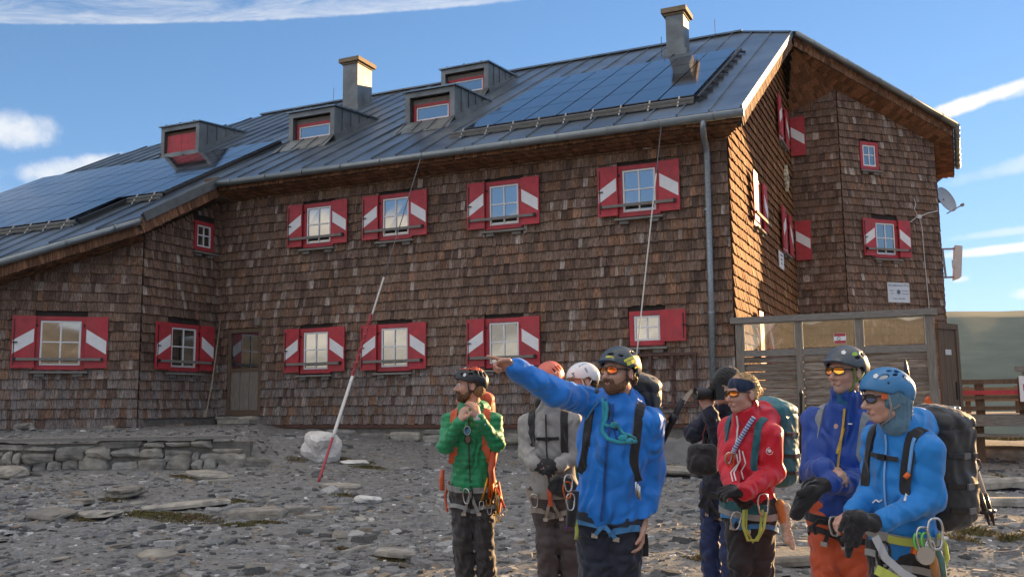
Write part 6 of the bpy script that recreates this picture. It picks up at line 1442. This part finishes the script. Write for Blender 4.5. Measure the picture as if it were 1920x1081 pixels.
for k in range(16):
    t = k/16*(len(pts)-1); i = int(t); q = pts[i].lerp(pts[i+1], t-i); d_ = (pts[i+1]-pts[i]).normalized(); b = MB(); b.tube([q-d_*.003+FH*0, q+d_*.003], .0152, 8); b.build('fleck', m_wht, ca)
biner(pix_hit(Fp, 1370, 862, Fp.jb, .02)[0], (0, 0, 1), RH, .04, .005, m_orangem, parent=ca); biner(pix_hit(Fp, 1366, 858, Fp.jb, .02)[0], V((.2, 0, 1)), RH, .035, .005, m_steel, parent=ca)
hF = harness(Fp, m_grey, m_bluew, belt=-.03, w=.04, loops=.13)
tube_px(Fp, [(1395, 955), (1393, 985), (1402, 1012), (1420, 1012), (1432, 990), (1436, 960)], .009, 'lanyard', m_yel, hF, -.22); tube_px(Fp, [(1400, 950), (1398, 990), (1412, 1016), (1424, 1000), (1430, 955)], .008, 'lanyard', m_yel, hF, -.20)
biner(at(1431, 945, 5.7), (0, 0, 1), RH+FH*.3, .065, .0065, m_steel, parent=hF); biner(at(1380, 975, 5.7), V((.2, 0, 1)), RH, .055, .006, m_steel, parent=hF)
rp_ = empty('cord_bundle', at(1470, 960, 5.85), 'orange and pale cord bundles hanging at the hip of the woman in red', 'cord')
for x0, y0, x1, y1, r_, m_ in ((1462, 945, 1468, 975, .028, m_cord), (1474, 950, 1478, 985, .022, m_pale), (1470, 975, 1474, 1012, .022, m_pale), (1476, 985, 1486, 1025, .018, m_pale)):
    v = Vox(.006); v.cap(at(x0, y0, 5.8), at(x1, y1, 5.8), r_, r_*.85, .02); vv, ff = v.mesh(wrinkle(.006, .035, int(x0))); np_mesh('coil', vv, ff, m_, rp_)
# trekking pole tip standing up behind her pack
tp = empty('trekking_pole', at(1501, 900, 6.45), 'upright folded trekking pole beside the teal rucksack', 'trekking pole'); b = MB(); b.tube([at(1501, 905, 6.45), at(1502, 800, 6.45), at(1502, 745, 6.45), at(1502, 738, 6.45), at(1502, 729, 6.45)], [.011, .011, .011, .016, .005], 8); b.build('shaft', m_buckle, tp, smooth=True)
# ---- G: dark blue jacket, orange trousers
G = person('man in grey helmet and mirrored glasses, dark blue jacket and orange trousers', 5.15, 40, (1588, 768, .02), (1580, 960, .03), (1585, 697, -.02), 58, 2, sw=.405, bulk=.99,
    arms={'R': dict(e=(1526, 885, .02), w=(1546, 878, -.24), hand=dict(d=(.5, -.35, .6), pn=(.2, -.7, -.3), thumb=(.2, .6, .5), curl=.75)), 'L': dict(e=(1622, 905, -.12), w=(1556, 905, -.30), hand=dict(d=(-.85, -.25, .1), pn=(-.1, -.6, -.6), thumb=(-.1, .9, .3), curl=.7))},
    legs={'L': ((1604, 1110, -.02), (1606, 1250, .03)), 'R': ((1556, 1110, -.03), (1552, 1250, .0))})
jacket(G, cloth('royal_blue_shell', (.010, .060, .33), .45, bump=.12, b2=(.008, .05, .28)), hem=-.02, seed=81, collar=.09, amp=.008, lam=.18, cuffr=.050, slr=.078, colr=.085)
v = Vox(.008); v.cap(G.T(0, G.L-.06), G.H(0, -.02, -.085), .080, .072, .03); v.cut(G.H(0, -.0, -.125), G.hz-G.hy*.35); mesh_of(G, v, 'inner_collar', cloth('petrol_fleece', (.010, .11, .22), .8), wrinkle(.003, .06, 4))
m_yz = cloth('yellow_zip', (.60, .36, .06)); zipper(G, m_yz, .22, G.L+.02, ang=6, n=16, w=.012, a1=14); line_on(G, [(1582, 802), (1576, 825), (1569, 850)], 'pocket_zip', m_yz, .014); line_on(G, [(1590, 794), (1598, 794)], 'logo', m_wht, .007)
m_or = cloth('orange_trousers', (.60, .095, .030), .65); trousers(G, m_or, seed=83, amp=.010, th=.105, kr=.085, cr=.08); boots(G, m_boot); glove(G, 'L', m_blackglove, .05, 1.1)
h_ = helmet(G, M('grey_helmet', (.085, .10, .115), .42, var=.05), [(78, 18, .022, .008, 12), (100, 30, .014, .012, 25), (120, 34, .014, .012, 30), (135, 12, .014, .02, 0), (-70, 20, .02, .01, 0)], brim=1)
helm_patch(G, 72, 30, .022, .012, 20, 'vent_cover', m_limep, h_); logo_diamond(G, 38, 34, h_, .015); m_olive = cloth('olive_strap', (.14, .20, .04), .8)
chin_strap(G, m_olive, .006); glasses(G, m_lensr, m_frame); hair(G, (.055, .035, .025), [((0, -.085, -.03), (.062, .03, .045)), ((.070, -.03, -.0), (.011, .025, .03))])
bpG = backpack(G, 'grey rucksack worn by the man in dark blue, hidden but for its straps', cloth('grey_pack', (.12, .125, .13), .6), (.14, .09, .24), -.2, seed=85); pack_straps(G, cloth('pale_grey_strap', (.24, .25, .26)), .05, .125, .36, bpG)
hG = harness(G, m_blackfab, m_blackfab, belt=-.03, w=.045); tube_px(G, [(1530, 1000), (1524, 985), (1535, 975), (1552, 978)], .012, 'loop', m_blackfab, hG, -.2); biner(at(1565, 985, 4.9), (0, 0, 1), RH, .05, .006, m_steel, parent=hG)
gl = empty('spare_gloves', at(1512, 930, 4.85), 'pair of thick black gloves dangling from the hand of the man in dark blue', 'gloves'); v = Vox(.007); v.chain([at(1546, 908, 4.88), at(1522, 922, 4.86), at(1506, 940, 4.86), at(1494, 962, 4.86)], [.030, .042, .040, .036], .03); v.cap(at(1516, 918, 4.84), at(1498, 925, 4.82), .022, .016, .02)
for k in range(4): v.cap(at(1500-3*k, 944+5*k, 4.84+.02*k), at(1488-1*k, 958+3*k, 4.83+.02*k), .014, .011, .008)
vv, ff = v.mesh(wrinkle(.003, .05, 2)); np_mesh('glove', vv, ff, m_blackglove, gl)
# ---- H: woman in sky blue jacket, blue helmet
Hh = person('woman in light blue jacket and blue helmet holding black gloves', 4.55, 62, (1690, 801, .03), (1692, 1020, .04), (1660, 745, -.03), 82, -3, sw=.36, bulk=.98, sk=(.54, .34, .26),
    arms={'L': dict(e=(1746, 935, -.12), w=(1655, 975, -.22), hand=dict(d=(-.9, -.1, .1), pn=(-.1, -.7, -.5), thumb=(-.2, .8, .3), curl=.6)), 'R': dict(e=(1640, 915, .14), w=(1600, 960, .02), hand=dict(d=(-.75, -.25, .3), pn=(.2, -.8, .1), thumb=(-.3, .3, .8), curl=.6))},
    legs={'L': ((1712, 1180, -.02), (1716, 1330, .03)), 'R': ((1668, 1180, -.03), (1666, 1330, .0))})
m_sky = cloth('azure_softshell', (.010, .22, .63), .6, bump=.15, b2=(.009, .20, .57)); jacket(Hh, m_sky, hem=-.05, seed=91, collar=.085, hood=1.0, amp=.0045, lam=.20, cuffr=.047, slr=.074, colr=.080)
trousers(Hh, cloth('black_softshell', (.016, .015, .017), .7), seed=93, amp=.006); boots(Hh, m_boot); glove(Hh, 'L', m_blackglove, .04, 1.12)
h_ = helmet(Hh, M('blue_helmet', (.045, .20, .42), .38, var=.05), [(64, 36, .026, .010, 18), (84, 56, .016, .008, 5), (96, 40, .016, .007, 10), (112, 52, .018, .011, 10), (124, 28, .022, .012, -25), (72, 16, .006, .004, 0), (-70, 30, .02, .01, 0)], m_liner=M('dark_liner', (.03, .035, .04), .6))
helm_patch(Hh, 62, 33, .022, .010, 18, 'vent_cover', M('pale_grey_vent', (.45, .48, .50), .4), h_, 1.0); helm_patch(Hh, 126, 26, .020, .011, -25, 'vent_cover', bpy.data.materials['pale_grey_vent'], h_, 1.0); logo_diamond(Hh, 42, 38, h_, .014)
v = Vox(.006); v.ell(Hh.H(0, -.018, .01), (Hh.hx, Hh.hy, Hh.hz), (.094, .104, .09), .02); v.cap(Hh.H(0, -.05, -.04), Hh.H(0, -.04, -.12), .075, .068, .03); v.cut(Hh.H(0, .035, 0), Hh.hy+Hh.hz*.25); v.cut(Hh.H(0, 0, .06), Hh.hz); mesh_of(Hh, v, 'hood_cap', cloth('grey_blue_buff', (.10, .20, .28), .85), wrinkle(.004, .05, 5, aniso=(0, 0, 1)))
m_gs = cloth('grey_strap', (.24, .25, .25), .8); chin_strap(Hh, m_gs, .0065); glasses(Hh, m_lensd, m_frame); b = MB(); b.obox(Hh.H(.081, .05, .008), Hh.hx*.002, Hh.hy*.015, Hh.hz*.012); b.build('temple_clip', M('orange_clip', (.75, .14, .03), .5), Hh.root)
v = Vox(.007); v.cap(Hh.T(0, Hh.L-.02, .03), Hh.T(0, Hh.L+.05, .05), .05, .045, .02); mesh_of(Hh, v, 'neck_scarf', cloth('dark_red_scarf', (.22, .02, .03), .8))
zipper(Hh, cloth('pale_blue_zip', (.20, .42, .72)), .0, Hh.L-.02, ang=12, n=16, w=.009, a1=4); line_on(Hh, [(1636, 942), (1642, 936), (1648, 940), (1654, 936)], 'sleeve_logo', m_wht, .007); line_on(Hh, [(1700, 924), (1696, 938)], 'pocket_zip', m_wht, .010)
bpH = backpack(Hh, 'big black rucksack with poles on the back of the woman in light blue', cloth('black_pack', (.022, .022, .023), .6, bump=.3), (.165, .13, .27), -.24, seed=95); pack_straps(Hh, m_blackfab, .055, .115, .36, bpH, .13)
b = MB(); pts, nr = over(Hh, .13, 60, -25, 10, off=.018); b.tube(pts, .009, 8); b.build('drinking_tube', M('blue_tube', (.12, .34, .68), .35), bpH, smooth=True); b = MB(); b.tube([pts[-1], pts[-1]-Hh.up*.02+Hh.side*.0-RH*.02], [.013, .012], 8); b.build('bite_valve', M('orange_valve', (.8, .16, .03), .5), bpH, smooth=True)
hH = harness(Hh, m_grey, m_grey, belt=.06, w=.045, loops=.12); q, n = ring(Hh, .06, 15, 70, 8, Hh.tb, .016); strap(Hh, 'lime_belt', m_yel, q, n, .035, .006, hH)
def opx(x, y, dd): return at(x, y, 4.55+dd)
for i, (x, y, m_, sz) in enumerate(((1657, 1040, m_black, .06), (1730, 1010, m_steel, .055), (1722, 1015, m_greenm, .04), (1736, 1015, m_greenm, .04), (1754, 1000, m_steel, .07), (1744, 1030, m_steel, .04))): biner(opx(x, y, -.26+.02*(i > 0)), (0, 0, 1), RH+FH*.2, sz, .0065, m_, parent=hH)
b = MB(); b.lathe(opx(1734, 1040, -.25), -FH, [(.004, -.012), (.042, -.012), (.044, 0), (.042, .012), (.004, .012)], 20, ref=RH); b.build('pulley', m_steel, hH); b = MB(); b.bar(opx(1710, 1030, -.24), opx(1728, 1036, -.24), .025, .03); b.build('descender', m_orangem, hH)
tube_px(Hh, [(1760, 1000), (1772, 1020), (1776, 1045), (1768, 1065)], .011, 'lime_sling', m_yel, hH, -.16); tube_px(Hh, [(1742, 1030), (1750, 1050), (1756, 1081)], .020, 'cord', m_cord, hH, -.22); tube_px(Hh, [(1756, 1030), (1764, 1055), (1768, 1085)], .020, 'cord', cloth('green_cord', (.10, .20, .17)), hH, -.2)
b = MB(); b.ribbon([opx(1640, 1005, -.27), opx(1660, 1045, -.28), opx(1690, 1072, -.28), opx(1715, 1086, -.27)], [-FH]*4, .036, .007); b.build('leg_strap', cloth('pale_leg_strap', (.45, .46, .47)), hH); b = MB(); b.ribbon([opx(1642, 1066, -.27), opx(1665, 1078, -.28), opx(1690, 1092, -.28)], [-FH]*3, .045, .007); b.build('leg_strap', m_yel, hH)
gh = empty('held_gloves', opx(1600, 985, -.2), 'black gloves held in both hands of the woman in light blue', 'gloves'); v = Vox(.006); v.chain([opx(1640, 985, -.24), opx(1610, 972, -.22), opx(1592, 968, -.2)], [.030, .036, .030], .02); v.chain([opx(1612, 970, -.24), opx(1596, 1000, -.22), opx(1590, 1040, -.22)], [.032, .028, .014], .02)
for x0, y0, x1, y1 in ((1600, 985, 1582, 1010), (1606, 995, 1592, 1022), (1616, 990, 1606, 1022), (1586, 970, 1576, 992)): v.cap(opx(x0, y0, -.25), opx(x1, y1, -.25), .016, .012, .008)
vv, ff = v.mesh(wrinkle(.003, .05, 7)); np_mesh('glove', vv, ff, m_blackglove, gh)
# poles and tool on the side of her rucksack
pp = empty('trekking_poles', opx(1850, 985, .35), 'pair of folded trekking poles strapped to the side of the black rucksack', 'trekking poles')
m_cork = cloth('cork_grip', (.26, .19, .12), .8)
for k, (dx, dd_) in enumerate(((0, .26), (9, .30))):
    b = MB(); b.tube([opx(1784+dx, 772, dd_), opx(1795+dx, 800, dd_), opx(1806+dx, 832, dd_)], [.022, .017, .016], 9); b.build('grip', m_cork if k == 0 else m_buckle, pp, smooth=True)
    b = MB(); b.lathe(opx(1782+dx, 766, dd_), (0, 0, 1), [(.004, .016), (.022, .010), (.026, 0), (.022, -.012), (.006, -.014)], 12); b.build('knob', M('grey_knob', (.12, .15, .17), .4), pp, smooth=True)
    b = MB(); b.tube([opx(1806+dx, 832, dd_), opx(1818+dx, 870, dd_), opx(1836+dx, 925, dd_)], .013, 9); b.build('shaft', m_plastic if k else m_alu, pp, smooth=True)
    b = MB(); b.tube([opx(1836+dx, 925, dd_), opx(1846+dx, 955, dd_), opx(1851+dx, 968, dd_), opx(1855+dx, 984, dd_)], [.017, .014, .011, .004], 9); b.build('tip', m_buckle, pp, smooth=True); b = MB(); b.lathe(opx(1848+dx, 960, dd_), (opx(1836, 925, 0)-opx(1848, 960, 0)), [(.028, 0), (.032, .006), (.012, .016)], 12); b.build('basket', m_buckle, pp, smooth=True)
b = MB(); b.ribbon([opx(1810, 800, .2), opx(1824, 806, .2), opx(1822, 818, .2), opx(1812, 810, .2)], [-FH]*4, .03, .005); b.build('wrist_loop', m_blackfab, pp)
tube_px(Hh, [(1822, 858), (1836, 862), (1840, 876), (1832, 884), (1822, 880)], .005, 'cord', m_cable, pp, .25)
it = empty('ice_tool', opx(1742, 775, .3), 'tool with an orange guard poking out of the top of the black rucksack', 'ice axe'); b = MB(); b.tube([opx(1752, 800, .3), opx(1745, 765, .3)], [.018, .016], 8); b.build('shaft', m_buckle, it, smooth=True); b = MB(); b.prism([opx(1737, 764, .3), opx(1738, 748, .3), opx(1743, 742, .3), opx(1746, 752, .3), opx(1752, 756, .3), opx(1750, 766, .3)], FH*.03); b.build('guard', M('orange_guard', (.80, .15, .03), .5), it)
tp2 = empty('walking_pole', opx(1704, 800, .35), 'slim pole rising behind the blue helmet', 'trekking pole'); b = MB(); b.tube([opx(1706, 800, .36), opx(1700, 700, .36), opx(1697, 674, .36)], [.014, .014, .006], 8); b.build('shaft', m_buckle, tp2, smooth=True)
